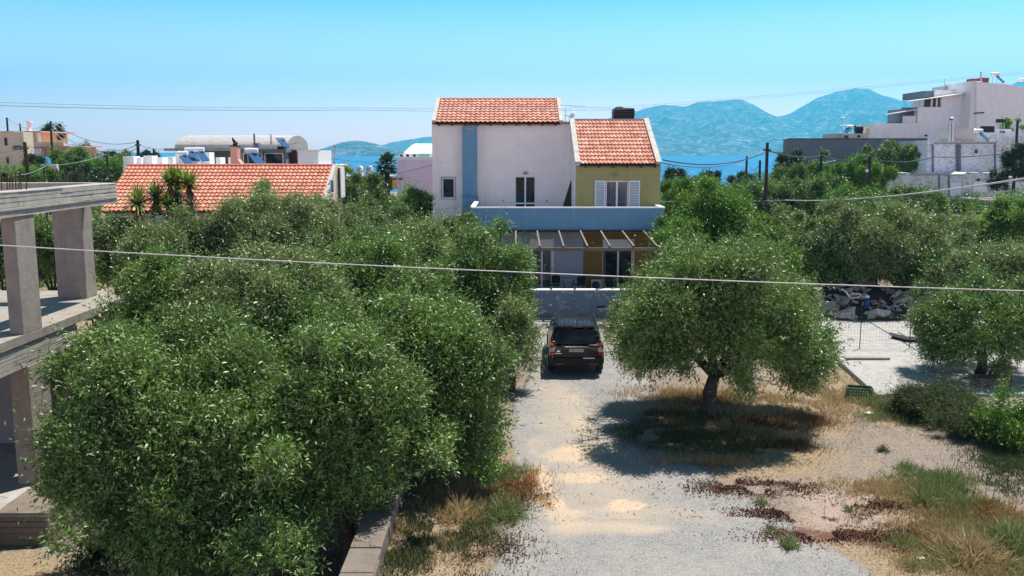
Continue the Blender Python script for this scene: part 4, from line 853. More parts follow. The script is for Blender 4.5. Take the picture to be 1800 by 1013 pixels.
MB().tube([P(476.5, 263, Yf+2.5), P(476.5, 248, Yf+2.5)], .09, 6).tube([P(476.5, 248, Yf+2.5), P(476, 236, Yf+2.5)], .06, 6).build('flue', M['metal'], F_)
m = MB().tube([P(429, 262, Yf+1.5), P(429, 256.5, Yf+1.5), P(447, 256.5, Yf+1.5)], .05, 5).build('railing', M['metal'], F_)
for a, b_, c, d, e in ((216, 275, 236, 293, 0), (238, 277, 249, 293, .6), (252, 274, 268, 293, 1.1), (276, 277, 286, 293, 0), (289, 276, 305, 293, 1.5), (308, 270, 322, 293, .5), (379, 277, 388, 293, .2), (401, 277, 409, 293, 1.4), (346, 268, 369, 293, 2.2), (322, 283, 343, 293, -.4)):
    rb(F_, 'roof_box', 'white' if a != 322 else 'blue2', a, b_, c, d, Yf+e+2, 1.2)
rb(F_, 'dark_wall', 'dwood', 370, 268, 424, 293, Yf+6, .4)
S_ = 'solar heaters on the flat roof behind the orange tiles'
solar(322, 292, Yf+1, 'leftmost of the three solar heaters side by side on the flat roof', s=.62, group=S_); solar(335, 285, Yf+2.6, 'middle of the three solar heaters side by side on the flat roof', s=.62, group=S_)
solar(351, 285, Yf+2.0, 'rightmost of the three solar heaters side by side on the flat roof', s=.62, group=S_); solar(443, 293, Yf-1.5, 'solar heater standing before the glazed rooftop room', s=.75, group=S_)
p = P(497, 262.6, Yf+1.2); t = solar(494, 262.5, Yf+3.0, 'small solar heater high on the roof of the glazed room', s=.55, group=S_)
x0, x1, z0, z1 = R(488, 257.5, 501, 262.7, Yf+1); o = MB().box(x0, x1, Yf+.8, Yf+1.6, z0, z1).build('roof_tank', M['black'], org=(x0, Yf+1, z0), bevel=.05); tag(o, 'flat black tank on the roof of the glazed room', 'water tank')
p = P(513, 264, Yf+2); o = MB().tube([P(513, 268, Yf+2), P(513, 252, Yf+2)], .03, 5).tube([P(505, 255, Yf+2), P(522, 252, Yf+2)], .02, 4).tube([P(507, 259, Yf+2), P(520, 261, Yf+2)], .02, 4).tube([P(519, 250, Yf+2), P(517, 263, Yf+2)], .02, 4).build('tv_antenna', M['metal'], org=tuple(P(513, 268, Yf+2))); tag(o, 'spiky antenna above the dark red stair recess', 'antenna')

# pink and white vaulted house left of the main house
K = bld('pink_house', 'pink house with a dazzling white curved roof just left of the main house', loc=(-8, 78, 0)); Yk = 74
x0, x1, z0, z1 = R(697.5, 281, 800, 345, Yk); zv = P(720, 253.5, Yk+2.2).z
box('wall', M['pinkw'], K, x0, x1, Yk, Yk+9, z0-1.5, z1)
pts = [(Yk+.9+3.7-3.7*math.cos(a), z1+.25+(zv-z1-.2)*math.sin(a)) for a in np.linspace(0, math.pi, 15)]
m = MB(); m.box(x0, x1, Yk+.02, Yk+9, z1+.002, z1+.25); n = len(m.v); m.prism(pts+[(Yk+8.3, z1+.25), (Yk+.9, z1+.25)], x0+.25, x1, 'x')
for i in range(n, len(m.v)):                                   # hipped end
    v = m.v[i]
    if abs(v[0]-(x0+.25)) < 1e-4: m.v[i] = (v[0]+(v[2]-z1-.25)*.75, v[1], v[2])
m.build('vaulted_roof', M['white'], K)
rb(K, 'roof_box', 'white', 735, 274, 754, 281, Yk+.3, .5); rb(K, 'roof_box_lid', 'teal', 735, 271.5, 755, 274, Yk+.25, .6)
rb(K, 'pipe_box', 'white', 705, 316, 708, 345, Yk-.15, .148); rb(K, 'vent_hood', 'dwood', 700.5, 313.8, 707, 316, Yk-.3, .298)
for a, lb in ((702, 'leftmost of three air conditioners on the white roof'), (713, 'middle one of three air conditioners on the white roof'), (725, 'rightmost of three air conditioners, nearest the teal lidded box')):
    x0, x1, z0, z1 = R(a, 270.5, a+8.5, 277.5, Yk+.3); t = thing('air_conditioner', (x0, Yk+.3, z0), lb, 'air conditioner', 'air conditioners on the white roof')
    MB().box(x0, x1, Yk+.3, Yk+.55, z1-.32, z1).build('casing', M['tank'], t); MB().lathe([(.12, 0), (.12, .01)], ((x0*.6+x1*.4), Yk+.285, z1-.16), 12, 'y').build('fan', M['dmetal'], t); MB().box(x0+.02, x1-.02, Yk+.34, Yk+.5, P(0, 281, Yk).z+.25, z1-.322).build('bracket', M['dmetal'], t)
# two white hoods on a flat roof
Yd = 78; D_ = bld('flat_roofed_store', 'low flat roof carrying two white rounded hoods before the sea', loc=(-14, 80, 0)); rb(D_, 'wall', 'ochre', 611, 313, 690, 335, Yd+.2, 5); rb(D_, 'roof_slab', 'conw', 606, 310, 690, 313.5, Yd, 5.5)
for a, lb in ((624, 'left one of the two white rounded hoods by the palm'), (641.5, 'right one of the two white rounded hoods by the palm')):
    x0, x1, z0, z1 = R(a, 292, a+12.5, 309.8, Yd+1); pr = [(x0+(x1-x0)*.12*(1-math.sin(t_))+0, 0) for t_ in (0,)]
    poly = [(x0, z0), (x0+.02, z0+(z1-z0)*.7)]+[(x0+(x1-x0)*(.5-.46*math.cos(t_)), z0+(z1-z0)*(.78+.22*math.sin(t_))) for t_ in np.linspace(.2, 2.94, 9)]+[(x1-.02, z0+(z1-z0)*.7), (x1, z0)]
    o = MB().prism(poly, Yd+1, Yd+1.9, 'y').build('vent_hood', M['tank'], org=(x0, Yd+1, z0)); tag(o, lb, 'vent hood', 'white hoods on the low flat roof')
    cx = (x0+x1)/2; MB().box(cx-.18, cx+.12, Yd+.97, Yd+.998, z0+.15, z0+(z1-z0)*.8).build('opening', M['blue2'], o)
o = MB().tube([P(607.5, 309.9, 80), P(607.5, 279, 80)], .05, 6).tube([P(604, 291, 80), P(609, 291.5, 80)], .03, 5).build('pole', M['metal'], org=tuple(P(607.5, 309, 80))); tag(o, 'short white pole left of the two white hoods', 'pole')

# ---------------------------------------------------------------- houses at the far left
A_ = bld('arched_house', 'pinkish cream house with an arched balcony and arched porch at the left edge', 'house', loc=(-62, 112, 3)); Ya = 110
x0, x1, z0, z1 = R(-60, 232, 37, 322, Ya)
x1 = P(37, 232, Ya+1.5).x; box('wall', M['cream'], A_, x0, P(22, 0, Ya).x, Ya, Ya+2.2, z0-2, z1); box('wall_right', M['cream'], A_, P(22.02, 0, Ya).x, x1, Ya+1.5, Ya+2.2, z0-2, z1-.1)
q = R(22, 236, 37, 264, Ya+1.45); box('balcony_door', M['wframe'], A_, q[0]+.2, q[1]-.1, Ya+1.4, Ya+1.49, q[2], q[3]-.3)
m = MB(); cx = (q[0]+q[1])/2; rr = (q[1]-q[0])/2; m.tube([(cx-rr*math.cos(t_), Ya+1.3, q[3]-1.2+rr*1.1*math.sin(t_)) for t_ in np.linspace(0, math.pi, 12)], .12, 6).build('balcony_arch', M['dmetal'], A_)
rb(A_, 'balcony_slab', 'cream', 22, 264, 38, 266.5, Ya-.2, 1.6); m = MB()
for i in range(8): m.tube([P(23+i*2, 264, Ya-.1), P(23+i*2, 257, Ya-.1)], .03, 4)
m.tube([P(22.5, 257, Ya-.1), P(38, 257, Ya-.1)], .04, 5).build('balcony_rail', M['dmetal'], A_)
q = R(23, 270, 37, 300, Ya); m = MB().prism([(q[0], q[2])]+[(q[0]+(q[1]-q[0])*(.5-.5*math.cos(t_)), q[3]-1.+1.*math.sin(t_)) for t_ in np.linspace(0, math.pi, 12)]+[(q[1], q[2])], Ya+1.42, Ya+1.495, 'y').build('porch_opening', M['black'], A_)
rwin(A_, 7.5, 242, 13.5, 256, Ya-.01, 'maroon'); rwin(A_, 11, 276, 16.5, 289, Ya-.01, 'maroon')
rb(A_, 'roof_edge', 'mortar', -60, 230.8, 24, 232.2, Ya-.1, 2.4)
Yb_ = bld('yellow_house', 'yellow house with a red edged flat roof and a peach terrace below the round pine', 'house', loc=(-55, 122, 4)); Y_ = 122
rb(Yb_, 'wall', 'yellow', 36, 233, 68, 252, Y_, 8); rb(Yb_, 'roof_edge', 'pinkch', 20, 230.5, 72, 233, Y_-.8, 9.5); rb(Yb_, 'corner_column', 'white', 64, 233.2, 69, 251, Y_-.7, .5)
rb(Yb_, 'lower_wall', 'peach', 40, 259, 115, 276, Y_-1, 9); rb(Yb_, 'terrace_edge', 'pinkch', 36, 256.5, 121, 259, Y_-1.8, 10); rb(Yb_, 'terrace_parapet', 'cream', 48, 250, 112, 256.4, Y_-1.6, .3)
rb(Yb_, 'chimney', 'white', 46.5, 215.5, 51, 230.4, Y_+1, .8); rb(Yb_, 'chimney_cap', 'white', 45.7, 213, 51.8, 215.4, Y_+.9, 1.)
rwin(Yb_, 40, 240, 45, 249, Y_-.01, 'metal'); rwin(Yb_, 107, 265, 112, 273, Y_-1.01); rb(Yb_, 'side_annex', 'oldwhite', 54, 261, 72, 290, Y_-2.2, 1.1)
C_ = bld('distant_white_house', 'tiny white house on the coast right of the tree slope', 'house', loc=(-60, 170, 0)); rb(C_, 'wall', 'white', 163, 266, 176, 272, 172, 6); rwin(C_, 167, 268, 169, 271, 172); rb(C_, 'roof_edge', 'cap', 162, 265, 177, 266, 171.8, 6.4)
g = G(110, 318, 3.0); m = MB(); 
rt = [(P(i, 326-0.02*i, 84).x, 84+.0*i) for i in range(-20, 260, 20)]
V3 = []; 
for i in range(40):
    x = -60+i*1.4; y = 82+.06*(x+60); V3 += [(x, y-1.6, zg(x, y-1.6)+.05), (x, y+1.6, zg(x, y+1.6)+.05)]
tag(link(npmesh('road', V3, [(2*i, 2*i+2, 2*i+3, 2*i+1) for i in range(39)]), 'road', M['conw']), kind='structure')
o = rb(None, 'low_wall', 'oldwhite', 72, 289, 100, 300, 88, .4); tag(o, 'low grey field wall under the peach house', 'wall')
# ---------------------------------------------------------------- right hillside
L_ = bld('slate_building', 'long low slate blue building with blank walls on the right slope', loc=(60, 125, 4)); Ys = 120
xa_, xb_, za_, zb2 = R(1387, 245, 1625, 320, Ys); xc_ = P(1377, 245, Ys+12).x
MB().prism([(xa_, Ys), (xb_, Ys), (xb_, Ys+12), (xc_+.05, Ys+12)], za_, zb2, 'z').build('wall', M['slate'], L_); MB().face([(xa_-.01, Ys, za_), (xc_+.03, Ys+12, za_), (xc_+.03, Ys+12, zb2), (xa_-.01, Ys, zb2)]).face([(xa_-.03, Ys, za_), (xc_, Ys+12, za_), (xc_, Ys+12, zb2), (xa_-.03, Ys, zb2)]).build('end_wall', M['cond'], L_)
MB().prism([(xa_-.1, Ys-.1), (xb_, Ys-.1), (xb_, Ys+12), (xc_-.1, Ys+12)], zb2+.002, zb2+.12, 'z').build('roof_edge', M['dmetal'], L_)
N_ = bld('cream_rooftop_house', 'low cream house with a round black tank and antenna above the slate building', loc=(62, 136, 8)); Yn = 136
rb(N_, 'wall', 'cream', 1481, 235, 1526, 250, Yn, 7); rb(N_, 'side_wall', 'mortar', 1470, 235, 1480.9, 250, Yn+.2, 6); rb(N_, 'chimney', 'cream', 1524, 226, 1528.5, 235, Yn+.3, .5); rwin(N_, 1484, 238, 1491, 245, Yn-.01, 'slate'); rwin(N_, 1507, 238, 1512, 242, Yn-.01, 'dmetal')
rb(N_, 'rear_block', 'lav', 1528.5, 224, 1548, 247, Yn+1, 6)
p = P(1509, 234.8, Yn+1.5); o = MB().lathe([(.3, -.6), (.58, -.52), (.62, -.3), (.58, -.28), (.62, -.1), (.62, .25), (.58, .5), (.25, .62)], (p.x, p.y, p.z+.62), 16, 'x').box(p.x-.5, p.x-.3, p.y-.4, p.y+.4, p.z-.02, p.z+.2).box(p.x+.3, p.x+.5, p.y-.4, p.y+.4, p.z-.02, p.z+.2).build('water_tank', M['black'], org=tuple(p)); tag(o, 'round black tank lying on the cream roof', 'water tank')
solar(1493, 235, Yn+2, 'solar heater beside the round black tank on the cream roof', flip=-1, s=.7)
m = MB().tube([P(1480.5, 247, Yn), P(1480.5, 206, Yn)], .05, 5).tube([P(1478.5, 207, Yn), P(1485, 207, Yn)], .04, 4).tube([P(1477, 221, Yn), P(1487, 220, Yn)], .03, 4); o = m.build('tv_antenna', M['metal'], org=tuple(P(1480.5, 247, Yn))); tag(o, 'tall thin antenna mast standing above the slate building', 'antenna')
Q = bld('white_apartment_building', 'big terraced lavender white apartment building high on the right hillside', loc=(72, 146, 6)); Yq = 142
def poly(root, name, mat, pts, Y, d):
    q = [P(a, b_, Y) for a, b_ in pts]; return MB().prism([(v.x, v.z) for v in q], Y, Y+d, 'y').build(name, M[mat], root)
poly(Q, 'terrace_wall', 'white', [(1546, 217), (1613, 217), (1613, 255), (1625, 275), (1560, 270), (1544, 250)], Yq-.6, 8)
poly(Q, 'front_wall', 'lav', [(1613.1, 188.5), (1655, 188.5), (1655, 170), (1693, 164), (1690, 275), (1613.1, 275)], Yq, 10)
poly(Q, 'stair_wall', 'lav', [(1693.2, 164), (1718, 158), (1718, 275), (1690.2, 275)], Yq+2.4, 8)
rb(Q, 'upper_band', 'white', 1643, 158.5, 1712, 171, Yq+2.6, 8); rb(Q, 'upper_corner', 'slate', 1625, 160, 1642.9, 172, Yq+2.8, 8)
poly(Q, 'tower_wall', 'lav', [(1716.5, 144), (1765, 148), (1830, 157), (1830, 275), (1716.5, 275)], Yq-3, 12)
rb(Q, 'tower_pilaster', 'white', 1709, 143, 1716.4, 275, Yq-2.7, 8); rb(Q, 'tower_cap', 'cap', 1712, 142.2, 1718, 144, Yq-3.1, 9)
rb(Q, 'roof_room', 'white', 1685, 147, 1704, 158.4, Yq+4, 5); rb(Q, 'roof_room_low', 'blue2', 1659, 151.5, 1684.8, 158.4, Yq+5, 4)
q = rb(Q, 'upper_window', 'glass', 1626, 172.2, 1654.8, 188.3, Yq+.6, .2); rb(Q, 'window_post', 'lav', 1637, 172.2, 1639, 188.3, Yq+.5, .09); rb(Q, 'window_post', 'lav', 1646, 172.2, 1648, 188.3, Yq+.5, .09)
rb(Q, 'lower_opening', 'slate', 1584, 192, 1612.9, 217, Yq+1.5, 5); rb(Q, 'counter', 'white', 1589, 204, 1610, 216.9, Yq+.4, .5)
a, b_, c, d = P(1556, 201.5, Yq-1), P(1613, 192, Yq-1), P(1613, 190.8, Yq+4), P(1562, 200, Yq+4); m = MB().face([a, b_, c, d]).face([a+Vector((0, 0, -.12)), b_+Vector((0, 0, -.12)), c+Vector((0, 0, -.12)), d+Vector((0, 0, -.12))]).face([a, b_, b_+Vector((0, 0, -.12)), a+Vector((0, 0, -.12))]); m.build('awning', M['white'], Q)
a, b_, c, d = P(1594, 178.5, Yq-1), P(1693, 164.5, Yq-1), P(1693, 163, Yq+4), P(1599, 177, Yq+4); m = MB().face([a, b_, c, d]).face([a+Vector((0, 0, -.12)), b_+Vector((0, 0, -.12)), c+Vector((0, 0, -.12)), d+Vector((0, 0, -.12))]).face([a, b_, b_+Vector((0, 0, -.12)), a+Vector((0, 0, -.12))]); m.build('awning', M['white'], Q)
rb(Q, 'terrace_rail', 'slate', 1585, 189, 1612.9, 192, Yq-.3, .2); m = MB()
for px in (1590, 1603, 1616): m.tube([P(px, 189, Yq-.2), P(px, 177, Yq-.2)], .05, 4)
m.build('rail_post', M['metal'], Q)
for a in (1693.5, 1706): rwin(Q, a, 177, a+3.6, 188, Yq+2.35, 'dmetal')
rwin(Q, 1625, 237, 1630, 240, Yq-.01, 'dmetal'); rb(Q, 'garage_opening', 'black', 1610, 244, 1625, 262, Yq-.65, .04)
MB().bar(P(1712, 199.5, Yq-4), P(1730, 198, Yq-4), .15, .2).build('bracket', M['dmetal'], Q)
x0, x1, z0, z1 = R(1708, 136.5, 1739, 143.5, Yq-.5); o = MB().box(x0, x0+(x1-x0)*.5, Yq-.5, Yq+1.2, z0-.2, z1-.15).box(x0+(x1-x0)*.52, x1, Yq-.5, Yq+1.2, z0-.2, z1).build('water_tank', M['red'], org=(x0, Yq-.5, z0-.2), bevel=.15); tag(o, 'dark red twin tank on the top of the highest building', 'water tank')
o = MB().tube([P(1724.5, 144, Yq-2), P(1724.5, 128, Yq-2)], .12, 6).lathe([(.2, 0), (.2, .15)], P(1724.5, 128.5, Yq-2), 8).build('flue_pipe', M['metal'], org=tuple(P(1724.5, 144, Yq-2))); tag(o, 'thin flue pipe rising beside the dark red tank', 'chimney')
solar(1748, 147.5, Yq-1, 'solar heater with a long tilted collector next to the dark red tank', s=.95); solar(1797, 157, Yq-1, 'solar heater cut by the right edge on the highest building', s=.9)
o = MB().tube([P(1660.5, 152, Yq+6), P(1660.5, 139, Yq+6)], .05, 5).tube([P(1656, 156, Yq+6), P(1664, 148, Yq+6)], .04, 4).build('tv_antenna', M['metal'], org=tuple(P(1660.5, 152, Yq+6))); tag(o, 'thin antenna on the left of the upper roof rooms', 'antenna')
# whitewashed old house in front
U = bld('whitewashed_house', 'old whitewashed house with dirty bluish walls stepping down the slope at right', 'house', loc=(52, 106, 2)); Yu = 104
rb(U, 'upper_wall', 'oldwhite', 1632, 248, 1767, 312, Yu, 8); rb(U, 'roof_edge', 'stone', 1640, 250.5, 1750, 253, Yu-.12, .118); rb(U, 'corner_block', 'oldwhite', 1630, 247, 1641, 254, Yu-.16, 3); rb(U, 'corner_block', 'oldwhite', 1752, 246, 1768, 254, Yu-.16, 3)
poly(U, 'lower_wall', 'oldwhite', [(1586, 304), (1600, 304), (1606, 308.5), (1690, 307.5), (1700, 303), (1708, 304), (1708, 350), (1586, 350)], Yu-4, 4); rb(U, 'side_wing', 'oldwhite', 1708.2, 304, 1748, 350, Yu-3, 5)
rb(U, 'annex_wall', 'lav', 1748.2, 312, 1800, 350, Yu-.5, 6); rb(U, 'lower_roof_edge', 'stone', 1600, 306.4, 1695, 308.4, Yu-4.1, .098)
for a, w_ in ((1639.5, .16), (1681.5, .14), (1686, .3), (1749, .12)): p0, p1 = P(a, 254, Yu-.1), P(a+.5, 303, Yu-.1); MB().bar(p1, p0, w_, .14, (0, 1, 0)).build('drain_pipe', M['slate'], U)
rwin(U, 1712, 262, 1719, 271, Yu-.01, 'metal'); rwin(U, 1715, 313, 1723, 319.5, Yu-3.01, 'metal'); rb(U, 'door', 'shutter', 1671, 321, 1688, 345, Yu-4.06, .058); rb(U, 'gate_panel', 'wframe', 1712, 320, 1733, 345, Yu-3.06, .058)
for a in (1651, 1668): 
    p0, p1 = P(a, 309, Yu-4.05), P(a, 345, Yu-4.05); MB().bar(p1, p0, .12, .1, (0, 1, 0)).build('wall_pipe', M['slate'], U)
rb(U, 'roof_room', 'mortar', 1677, 226, 1716, 249, Yu+3, 4); rb(U, 'ledge', 'oldwhite', 1728, 233, 1762, 249, Yu+4, 3)
V_ = bld('white_parapet_house', 'white house with a low parapet behind the whitewashed one at the right edge', 'house', loc=(66, 118, 4)); rb(V_, 'wall', 'oldwhite', 1749, 231, 1840, 310, 116, 8); rb(V_, 'parapet_step', 'white', 1750, 227, 1778, 233, 115.8, .19); rb(V_, 'roof_room', 'oldwhite', 1766, 246, 1800, 300, 113, 2.9); rwin(V_, 1758, 231, 1766, 234.5, 115.7, 'dmetal')
rb(V_, 'wall_pipe', 'metal', 1782, 240, 1783.2, 290, 112.9, .09)
m = MB(); 
for k, a in enumerate((1669, 1674)): m.tube([P(a, 249, Yu+2.5), P(a, 216-k*0, Yu+2.5)], .17, 8)
p = P(1672, 216, Yu+2.5); m.lathe([(.3, 0), (.36, .12), (.2, .2), (.2, .4), (.36, .45), (.36, .55), (.1, .65)], p, 12); o = m.build('flue_pipe', M['metal'], org=tuple(P(1671, 249, Yu+2.5))); tag(o, 'shiny twin flue pipe with a black cowl on the whitewashed house', 'chimney')
p = P(1672, 211, Yu+2.5); MB().lathe([(.2, 0), (.26, .15), (.18, .3)], p, 10).build('cowl', M['black'], o)
solar(1718, 249, Yu+1, 'solar heater with a steep dark collector on the whitewashed house', s=.8)
for (a, b_, c, d, Y, lb) in ((1730, 221.5, 1748, 235, 110, 'black box shaped tank behind the whitewashed house roof'), (1757, 209, 1766, 216, 118, 'small black tank on a stand near the far right tree top')):
    x0, x1, z0, z1 = R(a, b_, c, d, Y); o = MB().box(x0, x1, Y, Y+1, z0, z1).build('water_tank', M['black'], org=(x0, Y, z0), bevel=.1); tag(o, lb, 'water tank')
m = MB()
for px in (1757.5, 1760.5, 1765): m.tube([P(px, 216, 118.2), P(px, 227, 118.2)], .04, 4)
m.build('tank_leg', M['metal'], o)
o = MB().box(*R(1699, 349, 1760, 353, 97)[:2], 97, 99, *R(1699, 349, 1760, 353, 97)[2:]).build('steps', M['stone'], org=tuple(P(1699, 353, 97))); x0, x1, z0, z1 = R(1730, 352, 1765, 357, 95)
o = MB().box(x0, x1, 95, 96.5, z0, z1).box(x0+1, x1+1, 94, 95, z0-.3, z0-.02).build('stone_steps', M['stone'], org=(x0, 95, z0)); tag(o, 'rough grey stone steps below the whitewashed house gate', 'steps')
o = bpy.data.objects['steps']; o.name = 'low_wall'; tag(o, 'low grey wall under the whitewashed house annex', 'wall')
o = MB().prism([(P(1321, 0, 108).x, P(0, 325, 108).z), (P(1325, 0, 108).x, P(0, 322.5, 108).z), (P(1345, 0, 108).x, P(0, 322, 108).z), (P(1346, 0, 108).x, P(0, 326, 108).z)], 107, 110, 'y').build('canopy', M['teal'], org=tuple(P(1330, 326, 108))); tag(o, 'turquoise shade canopy beside the foot of the tall utility pole', 'canopy')

# ---------------------------------------------------------------- poles and wires
TOP = {}
def pole(key, px, y0, y1, Y, r, label, mat='pole', arm=None, lampx=None, lean=0, cat='utility pole'):
    a, b_ = P(px+lean, y0, Y), P(px, y1, Y); b_.z = min(b_.z, zg(b_.x, b_.y)+.5) if Y < 130 else b_.z
    t = thing('utility_pole', (b_.x, b_.y, b_.z-.5), label, cat, 'utility poles')
    MB().tube([b_-Vector((0, 0, .5)), a], [r*1.15, r*.8], 10).build('shaft', M[mat], t); TOP[key] = a
    if arm: MB().bar(a+Vector((-arm, 0, -.5)), a+Vector((arm, 0, -.5)), .1, .12).build('crossarm', M[mat], t)
    if lampx: MB().tube([a+Vector((0, 0, -1.2)), a+Vector((lampx, -.2, -.9))], .03, 5).lathe([(.05, 0), (.16, .05), (.12, .14)], a+Vector((lampx, -.2, -1.0)), 8).build('street_lamp_head', M['tank'], t)
pole('a', 1347, 251, 345, 62, .13, 'tallest dark utility pole against the sea in the middle right', arm=.25, lean=2)
pole('b', 1311, 275, 308, 112, .16, 'utility pole with a white street lamp, leftmost by the sea', lampx=-1.2, lean=2)
pole('c', 1336, 282, 328, 98, .15, 'utility pole just left of the tallest dark one')
pole('d', 1444, 267, 308, 96, .16, 'utility pole with a lamp before the slate wall', lampx=1.3, arm=.2)
pole('e', 1529, 275, 338, 82, .17, 'dark utility pole with a white box in front of the large dense green tree', arm=.2)
MB().box(TOP['e'].x-.35, TOP['e'].x-.12, 81.8, 82, TOP['e'].z-1.4, TOP['e'].z-1.15).build('white_box', M['tank'], bpy.data.objects['utility_pole.004'])
pole('f', 1789, 212, 248, 98, .16, 'utility pole before the white parapet at the right edge')
pole('g', 12, 207, 226, 118, .14, 'leftmost utility pole above the arched house')
pole('h', 35, 217, 231, 120, .12, 'second short pole above the arched house roof')
pole('i', 89, 213, 252, 119, .16, 'utility pole standing before the round dark pine', lampx=.6)
pole('j', 151, 247, 268, 130, .15, 'pale utility pole alone on the slope right of the round pine', mat='metal', arm=.4)
pole('k', 242, 246.5, 278, 100, .2, 'dark utility pole cutting the sea left of the vaulted building', arm=.3)
pole('l', 270, 262, 278, 104, .14, 'short dark pole between the wire pole and the vaulted building')
pole('m', 51, 322, 322, 78, .15, 'x') if False else pole('m', 52, 250, 322, 78, .19, 'brown utility pole by the road with a cluster of wires on top, leaning left', mat='rust', lean=-9, arm=.35)
pole('n', 188, 275, 312, 82, .12, 'thin dark pole in front of the green tree mass at left')
pole('o', 77, 293, 322, 76, .1, 'thin grey post by the road left of the rebars', mat='bark')
def cable(name, pts, r, mat, label, sag=0., n=24, cat='cable', group=None):
    """pts: 3-D supports; a hanging span between each pair"""
    m = MB(); Q_ = []
    for i in range(len(pts)-1):
        a, b_ = Vector(pts[i]), Vector(pts[i+1])
        for k in range(n+(i == len(pts)-2)): t = k/n; q = a.lerp(b_, t); q.z -= 4*sag*t*(1-t); Q_.append(q)
    m.tube(Q_, r, 6); o = m.build(name, M[mat], org=tuple(Q_[0]), smooth=True); return tag(o, label, cat, group)
WG = 'overhead wires'
cable('front_cable', [P(-120, 424, 12.0), P(900, 478, 12.6), P(1950, 515.5, 13.2)], .0075, 'cable', 'pale twisted cable crossing the whole photo just above the foreground olives', sag=.02)
cable('side_cable', [P(1940, 291, 26), P(1381, 352, 62)], .035, 'cable', 'pale cable sloping up to the right edge in front of the whitewashed house', sag=.35)
cable('overhead_wire', [P(1100, 353, 60), P(1381, 352, 62)], .02, 'lwire', 'thin grey wire just above the tree tops between the olive house and the sloping cable', sag=.1, group=WG)
for k, (y0, y1, y2) in enumerate(((178, 190, 120), (184, 194, 123))):
    o = cable('overhead_wire', [P(-60, y0, 30), P(620, y1-.5, 40), P(1100, y1-2, 48), P(1860, y2, 60)], .0085, 'lwire', ('upper' if k == 0 else 'lower')+' of the two faint wires crossing the whole sky', sag=.08, group=WG)
ea = P(1165, 281, yO+1)
cable('overhead_wire', [ea, TOP['a']+Vector((0, 0, -.6))], .035, 'wire', 'thick dark wire from the olive house roof to the tallest utility pole', sag=.5, group=WG)
cable('overhead_wire', [P(1165, 287, 60), TOP['b']+Vector((0, 0, -.3))], .03, 'wire', 'dark wire running low over the sea to the street lamp pole', sag=.6, group=WG)
cable('overhead_wire', [TOP['b']+Vector((0, 0, -.2)), TOP['c']+Vector((0, 0, -.4))], .03, 'wire', 'short drooping wire loop between the two poles by the sea', sag=1.0, group=WG)
cable('overhead_wire', [TOP['a']+Vector((0, 0, -.5)), TOP['d']+Vector((0, 0, -.4))], .045, 'wire', 'dark wire from the tallest utility pole across the slate wall', sag=.3, group=WG)
cable('overhead_wire', [TOP['d']+Vector((0, 0, -.3)), TOP['e']+Vector((0, 0, -.2)), P(1640, 276, 86), P(1840, 255, 95)], .045, 'wire', 'dark wire passing the large green tree and the whitewashed upper wall', sag=.4, group=WG)
cable('overhead_wire', [TOP['d']+Vector((0, 0, -.5)), P(1388, 286, 100)], .03, 'wire', 'dark wire slanting down left over the slate wall', sag=.1, group=WG)
cable('overhead_wire', [P(1700, 306, 99), P(1800, 281, 96)], .04, 'wire', 'black wire rising right from the lower whitewashed wall', sag=.3, group=WG)
cable('overhead_wire', [P(1500, 345, 66), P(1540, 343, 66), P(1840, 362, 60)], .018, 'wire', 'thin dark wire hanging low before the lower whitewashed wall', sag=.1, group=WG)
for k, (dz, s) in enumerate(((0, 1.2), (-.5, 1.8), (-1.0, 2.2))):
    cable('overhead_wire', [TOP['i']+Vector((0, 0, dz)), TOP['k']+Vector((0, 0, -.2+dz*.6))], .04, 'lwire', ('highest', 'middle', 'lowest')[k]+' of the three wires drooping from the pine pole over the sea', sag=s, group=WG)
cable('overhead_wire', [TOP['g'], TOP['i']], .03, 'lwire', 'wire between the leftmost pole and the pine pole', sag=1.2, group=WG)
cable('overhead_wire', [TOP['j']+Vector((0, 0, -.4)), P(110, 250, 125)], .03, 'lwire', 'wire from the pale slope pole leftward to the pine', sag=.3, group=WG)
cable('overhead_wire', [TOP['k']+Vector((0, 0, -.5)), P(300, 262, 92)], .03, 'lwire', 'wire from the sea pole to the vaulted building corner', sag=.2, group=WG)
for k, (a, b_, c) in enumerate(((266, 252, 282), (280, 258, 295), (292, 266, 306))):
    cable('overhead_wire', [P(-10, a, 70), TOP['m']+Vector((0, 0, -.2-.3*k))], .02, 'wire', ('upper', 'middle', 'lower')[k]+' wire from the left edge to the brown leaning pole', sag=.3, group=WG)
cable('overhead_wire', [TOP['m']+Vector((0, 0, -.2)), TOP['n']+Vector((0, 0, -.2))], .022, 'wire', 'wire from the brown leaning pole to the thin dark pole', sag=.4, group=WG)
cable('overhead_wire', [P(20, 308, 60), P(80, 292, 66), TOP['n']+Vector((0, 0, .2))], .02, 'lwire', 'pale wire low behind the rebars rising to the right', sag=.2, group=WG)
cable('overhead_wire', [P(690, 306, 70), P(775, 286, 49.6)], .015, 'wire', 'thin wire slanting across the pink wall', sag=.05, group=WG)
cable('overhead_wire', [P(560, 276, 85), P(690, 288, 90)], .025, 'wire', 'dark wire crossing the sea left of the palm', sag=.1, group=WG)

